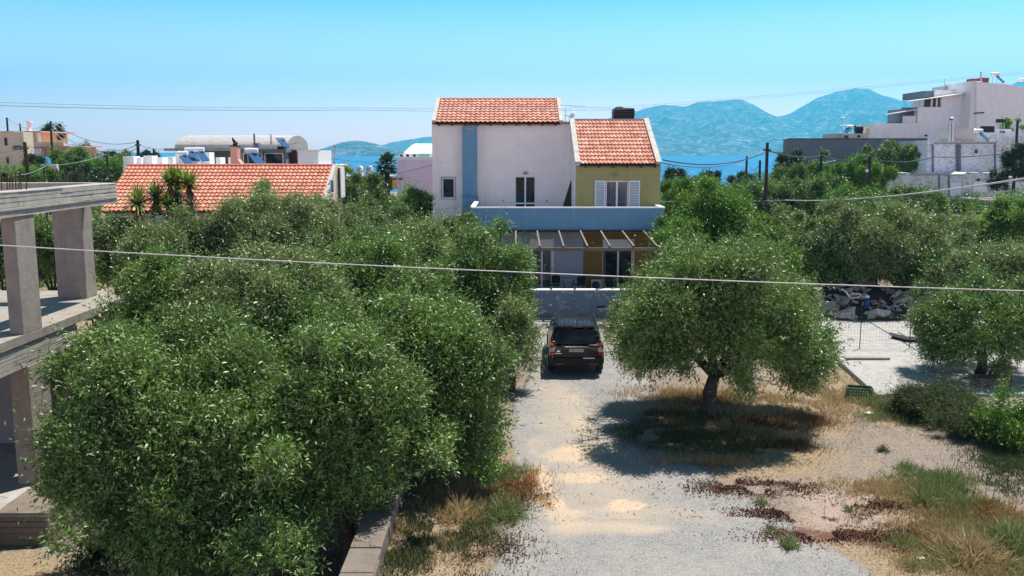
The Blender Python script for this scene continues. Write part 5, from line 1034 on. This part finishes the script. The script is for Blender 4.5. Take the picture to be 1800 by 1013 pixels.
# ---------------------------------------------------------------- unfinished concrete frame on the left
E = thing('unfinished_building', (-15.5, 21, -1.2), 'unfinished two storey bare concrete frame with rusty rebars at the left edge', 'unfinished building')
XF = -11.75
def slabm(mb, z0, z1, xf=XF, far=28.5): mb.prism([(-21, 13), (xf, 13), (xf, 27.1), (xf-1.2, far), (-21, far)], z0, z1, 'z'); return mb
slabm(MB(), 3.08, 3.3).build('floor_slab', M['conc'], E)
MB().prism([(XF-.45, 13), (XF-.06, 13), (XF-.06, 24.2), (XF-.45, 24.2)], 2.5, 3.078, 'z').build('floor_beam', M['conb'], E)
zt_ = P(217, 321.5, 27.2).z; zb_ = P(217, 357, 27.2).z
MB().prism([(XF-.5, 13), (XF, 13), (XF, 27.2), (XF-.5, 27.2)], zb_, zt_, 'z').build('roof_beam', M['conb'], E, bevel=.03)
MB().prism([(-21, 26.7), (XF-.503, 26.7), (XF-.503, 27.2), (-21, 27.2)], zb_+.002, zt_+.01, 'z').build('rear_beam', M['conb'], E)
rdb = random.Random(33)
def boards(z0, z1, y0, y1, x, w=.115):
    m = MB(); z = z0
    while z < z1-.02:
        h = min(w*rdb.uniform(.8, 1.15), z1-z); y = y0
        while y < y1: L = rdb.uniform(1.2, 3.2); m.box(x+.001, x+rdb.uniform(.004, .030), y, min(y+L, y1)-.006, z+.004, z+h-.012); y += L
        z += h
    return m.build('formwork_boards', M['conb'], E)
boards(zb_, zt_, 13, 27.15, XF); boards(2.5, 3.07, 13, 24.1, XF-.06); boards(-1.6, -.76, 13, 19.6, XF-.05); boards(-1.6, -.78, 21.61, 24.4, -10.56); MB().box(XF-.003, XF+.05, 13, 27.1, zb_+.16, zb_+.2).build('formwork_ridge', M['conb'], E)
m = MB(); z = -1.5
while z < -.5: m.box(XF+.0, -10.555, 19.625, 19.645, z, z+.13); z += .145
m.build('formwork_boards', M['cond'], E)
MB().box(XF-.34, XF-.01, 21.5, 22.4, 3.302, zb_-.002).build('column', M['conc'], E, bevel=.02); MB().box(-13.6, -12.72, 26.9, 27.55, 3.302, 6.248).build('column', M['conc'], E, bevel=.02)
MB().box(-17.5, -17.1, 21.5, 22.0, 3.302, 6.248).build('column', M['conc'], E); 
slabm(MB(), -.75, -.5, far=27).build('ground_slab', M['conw'], E)
MB().box(-21, XF-.05, 13, 27, -1.6, -.752).build('foundation', M['conb'], E)
MB().box(XF-.50, XF-.03, 21.6, 22.6, -.498, 2.498).build('column', M['conc'], E, bevel=.02); MB().box(XF-.6, XF-.1, 26.3, 26.9, -.498, 3.078).build('column', M['cond'], E); MB().box(-12.55, -12.2, 24.3, 24.7, -.498, .9).build('stub_column', M['cond'], E)
MB().box(-21, -12.7, 25.9, 26.1, -.498, 2.9).build('rear_wall', M['conc'], E)
MB().box(XF-.002, -10.55, 19.65, 21.6, -1.6, -.44).build('footing_block', M['cond'], E, bevel=.02)
MB().box(XF-.6, -10.56, 21.602, 24.5, -1.6, -.75).build('footing_strip', M['conb'], E)
rd = random.Random(4)
def rebar(px, y0, y1, Y):
    a, b_ = P(px, y0, Y), P(px, y1, Y); b_.z = max(6.4, min(b_.z, 6.78)); MB().tube([b_, b_.lerp(a, .5)+Vector((rd.uniform(-.01, .01), 0, 0)), a+Vector((rd.uniform(-.03, .03), 0, 0))], .013, 5).build('rebar', M['rust'], E)
for px, y0 in ((3, 308), (13, 304), (17, 311), (22, 303), (28, 302), (33, 306), (37, 302), (46, 307)): rebar(px, y0, 334, 21.8+rd.random()*.8)
for px, y0 in ((95.5, 297), (98, 296), (101.5, 297), (105.5, 300), (114, 298), (119, 301), (125, 296), (135.5, 297), (137.5, 296), (140, 297), (143, 298), (146, 297)): rebar(px, y0, 320, 27.0)
p0 = P(88, 577, 22); MB().tube([P(104, 565, 22.5), P(88, 598, 22.1), P(72, 715, 21.4)], .008, 4).tube([P(84, 596, 22), P(44, 618, 21.4)], .008, 4).tube([P(150, 572, 25.6), P(138, 582, 25.3)], .01, 4).build('loose_wire', M['dmetal'], E)
# leaning sheet inside
o = MB().prism([(-17, -.45), (-12.9, -.42), (-13.0, 2.05), (-14.5, 2.3), (-17, 2.4)], 24.6, 24.64, 'y').build('tarpaulin', M['sheet'], org=(-15, 24.6, -.45)); tag(o, 'grey sheet hanging inside the ground floor of the concrete frame', 'sheet')

# low stone garden wall
x0 = -2.98; m = MB(); rd = random.Random(9); yy = 13.
while yy < 22.:
    L = rd.uniform(.5, .9); m.box(x0+rd.uniform(-.03, .03), -2.42+rd.uniform(-.03, .03), yy, yy+L-.02, -1.4, .36+rd.uniform(-.03, .03)); yy += L
o = m.build('garden_wall', M['cond'], org=(-2.7, 17, -1.3), bevel=.03); tag(o, 'low rough stone garden wall running from the bottom edge under the left olives', 'wall')
m = MB(); yy = 13.
while yy < 22: L = rd.uniform(.7, 1.2); m.box(x0-.02, -2.41, yy, yy+L-.015, .39, .43+rd.uniform(0, .02)); yy += L
m.build('wall_cap', M['cond'], o, bevel=.02)

# ---------------------------------------------------------------- yard at the right
zc_ = .10
c0, c1, c2 = G(1546, 692, zc_), G(1440, 592, zc_), G(1700, 706, zc_)
pad = MB().prism([(c0.x, c0.y), (c0.x+.6, 27.9), (30, 27.6), (30, 46), (12.6, 46), (c1.x, c1.y)], -.25, zc_, 'z').build('concrete_pad', M['conw']); tag(pad, kind='structure')
m = MB().bar((c0.x-.1, c0.y-.4, .03), (c1.x-.1, c1.y+1, .03), .28, .3); o = m.build('kerb', M['conw'], org=(c0.x, c0.y, 0), bevel=.03); tag(o, 'pale broken kerb along the left side of the concrete pad', 'kerb')
zz = zc_
pa, pb = G(1511, 613, zz), G(1604, 616, zz); yF = pa.y
Fn = thing('wire_fence', (pa.x, yF, zz), 'thin wire mesh fence with slim posts across the concrete pad', 'fence')
zT = P(1511, 541, yF).z; xs0, xs1 = P(1443, 560, yF).x, P(1690, 560, yF).x
for x in (xs0, pa.x, pb.x, xs1): MB().tube([(x, yF, zz), (x, yF, zT+.05)], .018, 6).build('post', M['dmetal'], Fn)
m = MB(); n = int((xs1-xs0)/.12)
for i in range(n+1): x = xs0+(xs1-xs0)*i/n; m.tube([(x, yF, zz+.08), (x, yF, zT)], .002, 3, cap=False)
for j in range(13): z = zz+.08+(zT-zz-.08)*j/12; m.tube([(xs0, yF, z), (xs1, yF, z)], .002, 3, cap=False)
m.build('mesh', M['rust'], Fn); MB().tube([P(1437, 572, yF-.5), G(1464, 611, zz)], .03, 6).build('brace', M['rust'], Fn)
o = MB().face([G(1437, 580, .11), G(1460, 600, .11), G(1465, 592, .11), G(1445, 572, .11)]).build('plastic_sheet', M['plastic'], org=tuple(G(1450, 585, .11))); 
bm_ = o.modifiers.new('thick', 'SOLIDIFY'); bm_.thickness = .02; tag(o, 'pale green plastic sheet on the ground at the left post of the mesh fence', 'sheet')
g = G(1437, 562, .1); o = MB().lathe([(.22, 0), (.24, .7), (.2, 1.1), (.08, 1.25)], (g.x, g.y, .1), 10).build('stone_post', M['stone'], org=tuple(g)); tag(o, 'grey stone post at the left end of the mesh fence', 'post')
# slab pieces lying on the pad
g = G(1520, 632, zc_); o = MB().box(g.x-.9, g.x+.9, g.y-.12, g.y+.2, zc_, zc_+.09).build('concrete_strip', M['stone'], org=tuple(g), bevel=.03); tag(o, 'flat grey concrete strip lying in front of the mesh fence', 'concrete piece')
rs_ = random.Random(2)
g = G(1605, 600, zc_); t = thing('slab_on_blocks', (g.x, g.y, zc_), 'thick dark edged slab lying on the pad before the right olive', 'slab')
MB().prism([(g.x-.7, g.y+.7), (g.x-.35, g.y-.2), (g.x+1.6, g.y-.25), (g.x+1.6, g.y+.8)], zc_+.1, zc_+.24, 'z').build('slab', M['conw'], t, bevel=.02); MB().prism([(g.x-.62, g.y+.62), (g.x-.3, g.y-.13), (g.x+1.5, g.y-.18), (g.x+1.5, g.y+.7)], zc_, zc_+.1, 'z').build('base_block', M['black'], t)
o = MB().box(g.x+.15, g.x+.72, g.y-.1, g.y+.4, zc_+.242, zc_+.40).build('brick_stack', M['orange'], org=(g.x+.4, g.y+.1, zc_+.242), bevel=.01); tag(o, 'flat orange brick piece on the dark edged slab', 'bricks')
o = MB().box(-.2, .2, -.05, .05, 0, .42, Matrix.Translation((g.x+.32, g.y+.2, zc_+.40)) @ Matrix.Rotation(.35, 4, 'X') @ Matrix.Rotation(.12, 4, 'Y')).build('leaning_block', M['conw'], org=(g.x+.32, g.y+.2, zc_+.40), bevel=.01); tag(o, 'small white block leaning upright on the orange bricks', 'block')
MB().box(-.14, .14, -.06, -.052, .08, .34, Matrix.Translation((g.x+.32, g.y+.2, zc_+.40)) @ Matrix.Rotation(.35, 4, 'X') @ Matrix.Rotation(.12, 4, 'Y')).build('dark_recess', M['sheet'], o)
g = G(1745, 678, zc_); o = MB().box(g.x-.55, g.x+.35, g.y-.2, g.y+.25, zc_, zc_+.28).box(g.x+.36, g.x+.7, g.y-.1, g.y+.2, zc_, zc_+.18).build('brick_pile', M['cond'], org=tuple(g), bevel=.03); tag(o, 'brown hollow bricks piled left of the right edge olive trunk', 'bricks')
g = G(1757, 664, zc_); o = MB().prism([(g.x-.4, g.y), (g.x+.1, g.y-.2), (g.x+.5, g.y+.1), (g.x-.1, g.y+.3)], zc_, zc_+.22, 'z').build('red_bag', M['red'], org=tuple(g), bevel=.05); tag(o, 'red bag behind the brown bricks under the right olive', 'bag')
# green crate
g = G(1510, 700); g.z = zg(g.x, g.y); t = thing('crate', tuple(g), 'dark green plastic crate standing on dry grass left of the concrete pad', 'crate')
mm = Matrix.Translation(g) @ Matrix.Rotation(-.25, 4, 'Z')
def cr(n_, *b): m_ = MB(); m_.box(*b, mm); return m_.build(n_, M['green'], t)
cr('bottom', -.36, .36, -.2, .2, .01, .03); cr('rim', -.36, .36, -.22, -.2, .30, .36); cr('rim', -.36, .36, .2, .22, .28, .36); cr('rim', -.38, -.36, -.22, .22, .28, .36); cr('rim', .36, .38, -.22, .22, .28, .36)
for s_, nm in ((-1, 'front_lattice'), (1, 'back_lattice')):
    m = MB()
    for i in range(10): x = -.34+i*.0755; m.box(x-.012, x+.012, s_*.21-.01, s_*.21+.01, 0, .30, mm)
    for z in (.06, .14, .22): m.box(-.36, .36, s_*.21-.009, s_*.21+.009, z-.012, z+.012, mm)
    m.build(nm, M['green'], t)
for s_ in (-1, 1):
    m = MB()
    for i in range(6): y = -.2+i*.08; m.box(s_*.37-.01, s_*.37+.01, y-.012, y+.012, 0, .28, mm)
    for z in (.06, .14, .22): m.box(s_*.37-.009, s_*.37+.009, -.2, .2, z-.012, z+.012, mm)
    m.build('side_lattice', M['green'], t)
g = G(1527, 729); o = MB().box(-.12, .12, -.08, .08, 0, .07, Matrix.Translation((g.x, g.y, zg(g.x, g.y))) @ Matrix.Rotation(.6, 4, 'Z')).build('stone', M['cap'], org=(g.x, g.y, zg(g.x, g.y)), bevel=.03); tag(o, 'white stone on the grass below the green crate', 'stone')
g = G(1618, 985); o = MB().box(-.07, .07, -.05, .05, 0, .04, Matrix.Translation((g.x, g.y, zg(g.x, g.y)+.02)) @ Matrix.Rotation(.3, 4, 'Z')).build('scrap', M['cap'], org=(g.x, g.y, zg(g.x, g.y)), bevel=.015); tag(o, 'white scrap of rubbish in the litter at bottom right', 'scrap')
# rubble heap
def rock(rd, c, s, flatn=.6):
    Mx = Matrix.Translation(c) @ Matrix.Rotation(rd.uniform(0, 6.28), 4, 'Z') @ Matrix.Rotation(rd.uniform(-.9, .9), 4, 'X') @ Matrix.Rotation(rd.uniform(-.6, .6), 4, 'Y')
    m = MB(); m.box(-s*rd.uniform(.7, 1.5), s*rd.uniform(.7, 1.3), -s*rd.uniform(.4, .9), s*rd.uniform(.4, .9), -s*rd.uniform(.15, .5), s*rd.uniform(.1, .4), Mx)
    m.v = [tuple(v_+rd.uniform(-.3, .3)*s for v_ in v) for v in m.v]; return m
rd = random.Random(21); Yr = 42.5
hx0, hx1 = P(1400, 520, Yr).x, P(1600, 520, Yr).x
V3 = []; nX, nY = 60, 30
for j in range(nY):
    for i in range(nX):
        u, v = i/(nX-1), j/(nY-1); x = hx0-1+(hx1-hx0+6)*u; y = Yr-2.2+7*v; h = 1.5*math.exp(-((u-.25)/.28)**2-((v-.5)/.3)**2)+.9*math.exp(-((u-.72)/.25)**2-((v-.45)/.3)**2)
        V3.append((x, y, .08+h*(.7+.5*float(fbm(np.array(x*1.5), np.array(y*1.5), 4, 5)))+.15*float(vnoise(np.array(x*4), np.array(y*4), 3))*(h > .1)-.06))
o = link(npmesh('rubble_heap', V3, [(j*nX+i, j*nX+i+1, (j+1)*nX+i+1, (j+1)*nX+i) for j in range(nY-1) for i in range(nX-1)]), 'rubble_heap', M['soil']); tag(o, 'long heap of pale rubble and plaster behind the mesh fence', 'rubble')  # dark base painted in for the shadows among the rubble
allr = MB()
for k in range(420):
    u = rd.random(); x = hx0-.6+(hx1-hx0+5)*u; y = Yr-2.0+4*rd.random(); h = 1.5*math.exp(-((u-.25)/.28)**2-(((y-Yr+2.2)/7-.5)/.3)**2)+.8*math.exp(-((u-.72)/.25)**2-(((y-Yr+2.2)/7-.45)/.3)**2)
    r_ = rock(rd, (x, y, .1+h*.95), rd.uniform(.07, .2)*(2. if rd.random() < .2 else 1)); n0 = len(allr.v); allr.v += r_.v; allr.f += [tuple(q+n0 for q in f) for f in r_.f]; allr.r += [rd.random()]*len(r_.f)
for k in range(500):
    c_ = P(rd.gauss(1650, 26), rd.uniform(518, 548), rd.uniform(42, 46)); r_ = rock(rd, (c_.x, c_.y, max(.12, min(c_.z, 1.0))), rd.uniform(.05, .2)); n0 = len(allr.v); allr.v += r_.v; allr.f += [tuple(q+n0 for q in f) for f in r_.f]; allr.r += [rd.random()]*len(r_.f)
tag(allr.build('rubble_pieces', M['rubw']), kind='stuff')
p = P(1402, 506, 41.2); mm = Matrix.Translation(p) @ Matrix.Rotation(math.radians(24), 4, 'X') @ Matrix.Rotation(.35, 4, 'Z') @ Matrix.Rotation(-.08, 4, 'Y')
sl = MB(); hole = [(math.cos(a)*.13+.0, math.sin(a)*.13) for a in np.linspace(0, 2*math.pi, 13)[:-1]]
o = sl.box(-.62, .62, -.45, .45, -.09, .09, mm).build('broken_slab', M['conw'], org=tuple(p), bevel=.03); tag(o, 'tilted square white slab with a round hole at the left of the rubble', 'slab')
h = MB().lathe([(.15, 0), (.15, .012)], (0, 0, .09), 16); h.v = [tuple(mm @ Vector(v)) for v in h.v]; h.build('hole', M['black'], o)
for k, (a, b_, c, d, mt, lb) in enumerate(((1420, 524, 1442, 510, 'stone', 'pale fallen column stump leaning in the rubble'), (1472, 545, 1480, 524, 'orange', 'orange broken brick wall piece in the rubble shade'), (1488, 541, 1497, 528, 'red', 'red plank sticking out of the rubble'), (1543, 540, 1548, 524, 'orange', 'orange brick fragment right of the olive trunk in the rubble'))):
    o = MB().bar(P(a, b_, 40.6), P(c, d, 41.3), .3 if k == 0 else .1, .28 if k == 0 else .07).build('debris', M[mt], org=tuple(P(a, b_, 40.6)), bevel=.02); tag(o, lb, 'debris', 'large pieces in the rubble heap')
p = P(1524, 529, 41); o = MB().lathe([(.09, 0), (.14, .05), (.14, .3), (.06, .38), (.06, .44)], (p.x, p.y, p.z-.3), 10).build('canister', M['plateblue'], org=(p.x, p.y, p.z-.3)); tag(o, 'small blue canister with a white top in the rubble', 'canister')
MB().lathe([(.09, .44), (.11, .47), (.09, .56)], (p.x, p.y, p.z-.3), 10).build('cap', M['tank'], o)
p = P(1503, 520, 41); cs = [Vector((p.x+.26*math.cos(a), p.y-.1*math.sin(a), p.z+.12*math.sin(a))) for a in np.linspace(0, 6.283, 15)]
o = MB().tube(cs, .025, 6).tube([cs[8], P(1488, 514, 41), P(1480, 508, 41.2)], .04, 6).build('bent_pipe', M['cap'], org=tuple(p)); tag(o, 'white bent pipe loop on the rubble left of the trunk', 'pipe')

# ---------------------------------------------------------------- yuccas, palm
def yucca(px, py, r, Y, zbot, label, seed, skirt=True):
    p = P(px, py, Y); rs = np.random.RandomState(seed); t = thing('yucca', (p.x, Y, zbot), label, 'yucca', 'yuccas before the orange roof'); o = np.array([0, 0, p.z-zbot])
    n = 170; ph = np.arccos(1-1.35*rs.rand(n)); th = rs.rand(n)*6.283; d = np.stack([np.cos(th)*np.sin(ph), np.sin(th)*np.sin(ph), np.cos(ph)], 1); L = r*(.85+.35*rs.rand(n))
    s = unit(np.cross(d, np.array([0, 0, 1.])+.01*rs.randn(n, 3)))*.034; g_ = np.array([0, 0, -1.])*(L*.12*(np.sin(ph)))[:, None]
    b0 = o+d*.05; mid = o+d*(L*.55)[:, None]; tip = o+d*L[:, None]+g_
    Vv = np.stack([b0-s, b0+s, mid+s, mid-s, mid-s, mid+s, tip+s*.08, tip-s*.08], 1).reshape(-1, 3); link(npmesh('crown', Vv, np.arange(len(Vv)).reshape(-1, 4), np.repeat(rs.rand(n), 2)), 'crown', M['yucca_leaf'], t)
    h = o[2]; MB().tube([(p.x, Y, zbot-.2), (p.x+.05, Y, zbot+h*.5), (p.x, Y, p.z)], [.16, .12, .1], 8).build('trunk', M['bark'], t, smooth=True)
    if skirt:
        n = 260; th = rs.rand(n)*6.283; zz_ = o[2]-.1-rs.rand(n)*1.9; rr = .16+.3*rs.rand(n)*np.clip((zz_-o[2]+2.2)/2, .3, 1); a = np.stack([np.cos(th)*.09, np.sin(th)*.09, zz_], 1); b_ = a+np.stack([np.cos(th)*rr, np.sin(th)*rr, -.5-.3*rs.rand(n)], 1)
        s = np.stack([-np.sin(th), np.cos(th), 0*th], 1)*.02; Vv = np.stack([a-s, a+s, b_+s*.3, b_-s*.3], 1).reshape(-1, 3); link(npmesh('dead_fronds', Vv, np.arange(n*4).reshape(-1, 4), rs.rand(n)), 'dead_fronds', M['dead_leaf'], t)
for a in ((299, 322, .42, 37.6, .3, 'left head of the tallest yucca pair before the orange roof', 1), (311, 317, .36, 38.0, .3, 'narrow yucca between the two tallest yucca heads', 2), (332, 327, .46, 37.5, .3, 'right head of the tallest yucca pair before the orange roof', 3),
          (274, 347, .42, 37.8, .2, 'medium yucca left of the tallest pair', 4), (242, 359, .5, 37.0, .2, 'lowest spiky yucca next to the end of the concrete roof beam', 5), (295, 362, .34, 37.0, .2, 'small yucca in the shade under the tallest pair', 6)): yucca(a[0], a[1], a[2]*1.75, *a[3:])
p = P(283, 384, 37); o = MB().lathe([(.18, -.3), (.2, 0), (.19, .12)], (p.x, p.y, p.z), 14).build('bucket', M['blue2'], org=(p.x, p.y, p.z-.3)); tag(o, 'blue bucket hanging among the yuccas', 'bucket')
p = P(680, 290, 76); zb_ = 0.; t = thing('palm_tree', (p.x, 76, zg(p.x, 76)), 'dark fan palm against the sea between the white hoods and the pink house', 'palm'); rs = np.random.RandomState(3); o = np.array([0, 0, p.z-zg(p.x, 76)])
VV = []; RRn = []
for k in range(80):
    th = rs.rand()*6.283; el = rs.uniform(-1.05, 1.35); d = np.array([math.cos(th)*math.cos(el), math.sin(th)*math.cos(el), math.sin(el)]); c = o+d*rs.uniform(.25, .8)
    side = unit(np.cross(d, np.array([0, 0, 1.]))); up_ = np.cross(side, d); rv = rs.rand()
    for a in np.linspace(-1.25, 1.25, 15):
        q = d*math.cos(a)+side*math.sin(a)*.95+up_*.1; L = .62*(1-.15*abs(a)); w_ = np.cross(q, up_)*.028; tip = c+q*L+np.array([0, 0, -.14*rs.rand()-.08]); mid = c+q*L*.6
        VV += [c-w_*.3, c+w_*.3, mid+w_, mid-w_, mid-w_, mid+w_, tip+w_*.1, tip-w_*.1]; RRn += [rv, rv]
    w_ = side*.015; VV += [o-w_, o+w_, c+w_, c-w_]; RRn += [rv]
VV = np.array(VV); link(npmesh('crown', VV, np.arange(len(VV)).reshape(-1, 4), RRn), 'crown', M['dark_leaf'], t)
MB().tube([(p.x, 76, zg(p.x, 76)-.3), (p.x, 76, p.z)], [.28, .2], 10).build('trunk', M['bark'], t, smooth=True)

# ---------------------------------------------------------------- the parked car (built at the origin, rear towards -y)
Cc = thing('parked_car', (0, 0, 0), 'black five door off road car parked tail first towards the viewer on the gravel drive', 'car'); 
def loft(st, mat, name, parent, smooth=True, bev=0):
    mb = MB(); n = len(st[0][1])*2
    for y, prof in st:
        ring = [(x, z) for x, z in prof]+[(-x, z) for x, z in prof[::-1]]; mb.v += [(x, y if not callable(y) else y(z), z) for x, z in ring]
    for i in range(len(st)-1):
        for k in range(n):
            a, b_ = i*n+k, i*n+(k+1) % n; mb.f.append((a, b_, b_+n, a+n)); mb.r.append(.5)
    mb.f.append(tuple(range(n))[::-1]); mb.r.append(.5); mb.f.append(tuple(range((len(st)-1)*n, len(st)*n))); mb.r.append(.5)
    o = mb.build(name, M[mat], parent, smooth=False); s = o.modifiers.new('bevel', 'BEVEL'); s.width = .035; s.segments = 3; s.limit_method = 'ANGLE'; s.angle_limit = .35
    if smooth: o.data.polygons.foreach_set('use_smooth', [True]*len(o.data.polygons))
    return o
def lp(w, zb, zt_, wb=None): wb = wb or w-.08; return [(0.0, zb), (wb, zb), (w-.02, zb+.16), (w, .72), (w-.01, .92), (w-.05, zt_-.04), (w-.12, zt_), (0.0, zt_)]
body = loft([(-2.22, lp(.84, .42, 1.02)), (-2.16, lp(.90, .36, 1.08)), (-1.9, lp(.94, .32, 1.10)), (-1.0, lp(.95, .3, 1.10)), (.6, lp(.95, .3, 1.08)), (1.1, lp(.94, .3, 1.06)), (1.9, lp(.92, .32, 1.0)), (2.15, lp(.86, .36, .9)), (2.27, lp(.76, .42, .78))], 'paint', 'body', Cc)
def cp(wb, wt, zt_): return [(0.0, 1.02), (wb, 1.02), (wb-.02, 1.12), (wt+.02, zt_-.12), (wt-.05, zt_-.02), (wt-.2, zt_), (0.0, zt_+.012)]
def yl(y0, k):            # leaning ends
    return lambda z: y0+k*(z-1.02)
cab = loft([(yl(-2.12, .30), cp(.86, .66, 1.66)), (yl(-1.9, .12), cp(.90, .71, 1.70)), (-.6, cp(.91, .73, 1.74)), (yl(.55, -.35), cp(.91, .72, 1.72)), (yl(1.22, -1.25), cp(.86, .66, 1.60))], 'paint', 'cabin', Cc)
# tail glass, follows the lean of the cabin end
def tail(x, z, off=0.): return (x, -2.12+.30*(z-1.02)-off, z)
m = MB(); m.face([tail(-.70, 1.14, .012), tail(.70, 1.14, .012), tail(.585, 1.575, .012), tail(-.585, 1.575, .012)]); o = m.build('rear_window', M['glass'], Cc); s = o.modifiers.new('t', 'SOLIDIFY'); s.thickness = .012
MB().bar(tail(.02, 1.165, .035), tail(.42, 1.19, .035), .025, .03).build('rear_wiper', M['black'], Cc)
for sx in (-1, 1):
    def sg(y0, y1, y2, y3, nm):     # side glass between the pillars
        def q(y, z, w_): return (sx*(w_+.012), y, z)
        m = MB(); m.face([q(y0, 1.14, .885), q(y1, 1.14, .885), q(y2, 1.58, .755), q(y3, 1.58, .745)]); o = m.build(nm, M['glass'], Cc); s = o.modifiers.new('t', 'SOLIDIFY'); s.thickness = .01
    sg(-1.86, -1.12, -1.14, -1.74, 'rear_side_window'); sg(-1.04, -.1, -.14, -1.06, 'side_window'); sg(-.02, .95, .45, -.06, 'side_window')
    m = MB(); m.box(.0, .10, -.015, .03, .79, 1.12).box(.0, .11, -.02, .03, .72, .782); 
    tl = MB(); L0 = .73
    def lens(z0, z1, mt, nm, xo=.925):
        a, b_ = sorted((sx*L0, sx*xo)); yb = -2.225; q = MB().box(a, b_, yb-.015, yb+.2, z0, z1); o = q.build(nm, M[mt], Cc, bevel=.02); return o
    lens(.985, 1.10, 'redlens', 'taillight'); lens(.84, .98, 'lens', 'taillight_clear'); lens(.74, .835, 'redlens', 'taillight_lower')
    a, b_ = sorted((sx*.45, sx*.70)); MB().box(a, b_, -2.285, -2.26, .40, .435).build('reflector', M['redlens'], Cc)
    MB().lathe([(.08, -.10), (.11, -.08), (.11, .06), (.07, .08)], (sx*1.03, .80, 1.16), 12, 'x').build('mirror', M['paint'], Cc) if False else None
    mr = MB().box(sx*1.05-.12, sx*1.05+.12, .72, .84, 1.06, 1.24).build('wing_mirror', M['black'], Cc, bevel=.04); MB().box(sx*1.05-.095, sx*1.05+.095, .71, .719, 1.085, 1.215).build('mirror_glass', M['chrome'], mr)
    MB().box(sx*.93-.04, sx*.93+.04, .76, .82, 1.08, 1.12).build('mirror_arm', M['black'], mr)
    for y in (-1.38, 1.36):
        w = MB().lathe([(.25, -.12), (.335, -.115), (.355, -.08), (.358, 0), (.355, .08), (.335, .115), (.25, .12)], (sx*.84, y, .355), 28, 'x').build('wheel', M['rubber'], Cc); 
        rm = MB().lathe([(.04, .0), (.1, .012), (.24, .005), (.245, -.02)], (sx*.84+sx*.118, y, .355), 20, 'x'); rm.build('rim', M['metal'], w)
        MB().prism([(y-.44, .36), (y-.40, .62), (y-.24, .79), (y+.24, .79), (y+.40, .62), (y+.44, .36), (y+.39, .36), (y+.35, .58), (y+.2, .73), (y-.2, .73), (y-.35, .58), (y-.39, .36)], sx*.94, sx*.975, 'x').build('wheel_arch', M['black'], Cc)
    MB().bar((sx*.70, -1.8, 1.735), (sx*.70, .35, 1.755), .035, .04).build('roof_rail', M['black'], Cc)
m = MB()
for i in range(6): x = -.4+i*.16; m.bar((x, -1.65, 1.722), (x, .25, 1.747), .022, .02)
m.build('roof_rib', M['paint'], Cc)
MB().prism([(-.60, 1.655), (.60, 1.655), (.62, 1.715), (-.62, 1.715)], -2.10, -1.80, 'y').build('spoiler', M['paint'], Cc, bevel=.02); MB().box(-.16, .16, -2.115, -2.101, 1.665, 1.695).build('high_brake_light', M['redlens'], Cc)
MB().prism([(-.44, 1.045), (.44, 1.045), (.36, 1.01), (-.36, 1.01)], -2.27, -2.20, 'y').build('tailgate_trim', M['chrome'], Cc)
bp = MB().prism([(-.90, .34), (.90, .34), (.93, .5), (.93, .66), (-.93, .66), (-.93, .5)], -2.26, -1.95, 'y').build('rear_bumper', M['black'], Cc, bevel=.03)
MB().box(.22, .62, -2.275, -2.262, .62, .645).build('bumper_highlight_strip', M['chrome'], bp)
pl = MB().box(-.24, .24, -2.262, -2.245, .845, .955).build('number_plate', M['plate'], Cc); MB().box(-.30, -.242, -2.262, -2.245, .845, .955).build('plate_band', M['plateblue'], pl)
m = MB().lathe([(.045, 0), (.05, .006)], (-.62, -2.232, .86), 16, 'y'); m.v = [(-.62+(v[0]+.62)*1.3, v[1], .86+(v[2]-.86)*.7) for v in m.v]; m.build('badge', M['chrome'], Cc)
def text(s, size, mat, name, loc, parent, ext=.003):
    c = bpy.data.curves.new(name, 'FONT'); c.body = s; c.size = size; c.extrude = ext; c.align_x = 'CENTER'; c.align_y = 'CENTER'
    o = bpy.data.objects.new(name, c); COL.objects.link(o); bpy.context.view_layer.update(); dg = bpy.context.evaluated_depsgraph_get()
    me = bpy.data.meshes.new_from_object(o.evaluated_get(dg)); bpy.data.objects.remove(o); me.name = name
    o = bpy.data.objects.new(name, me); COL.objects.link(o); me.materials.clear(); me.materials.append(M[mat]); o.rotation_euler = (math.pi/2, 0, 0); o.location = loc
    if parent: o.parent = parent
    return o
t_ = text('HKN 6525', .098, 'black', 'plate_number', (0.0, -2.266, .90), pl); t_.scale = (1.0, 1, 1)
MB().box(-.74, -.52, -2.236, -2.225, .775, .795).build('model_lettering', M['chrome'], Cc)
fl = MB().prism([(-.6, .40), (.6, .40), (.55, .56), (-.55, .56)], 2.2, 2.3, 'y').build('front_bumper', M['black'], Cc)
MB().face([(-.80, 1.20, 1.14), (.80, 1.20, 1.14), (.64, .66, 1.585), (-.64, .66, 1.585)]).build('windscreen', M['glass'], Cc)
g = G(1013, 652); Cc.location = (g.x+.0, g.y+1.38, .03); Cc.rotation_euler.z = math.radians(-1.5)
g = G(965, 650)
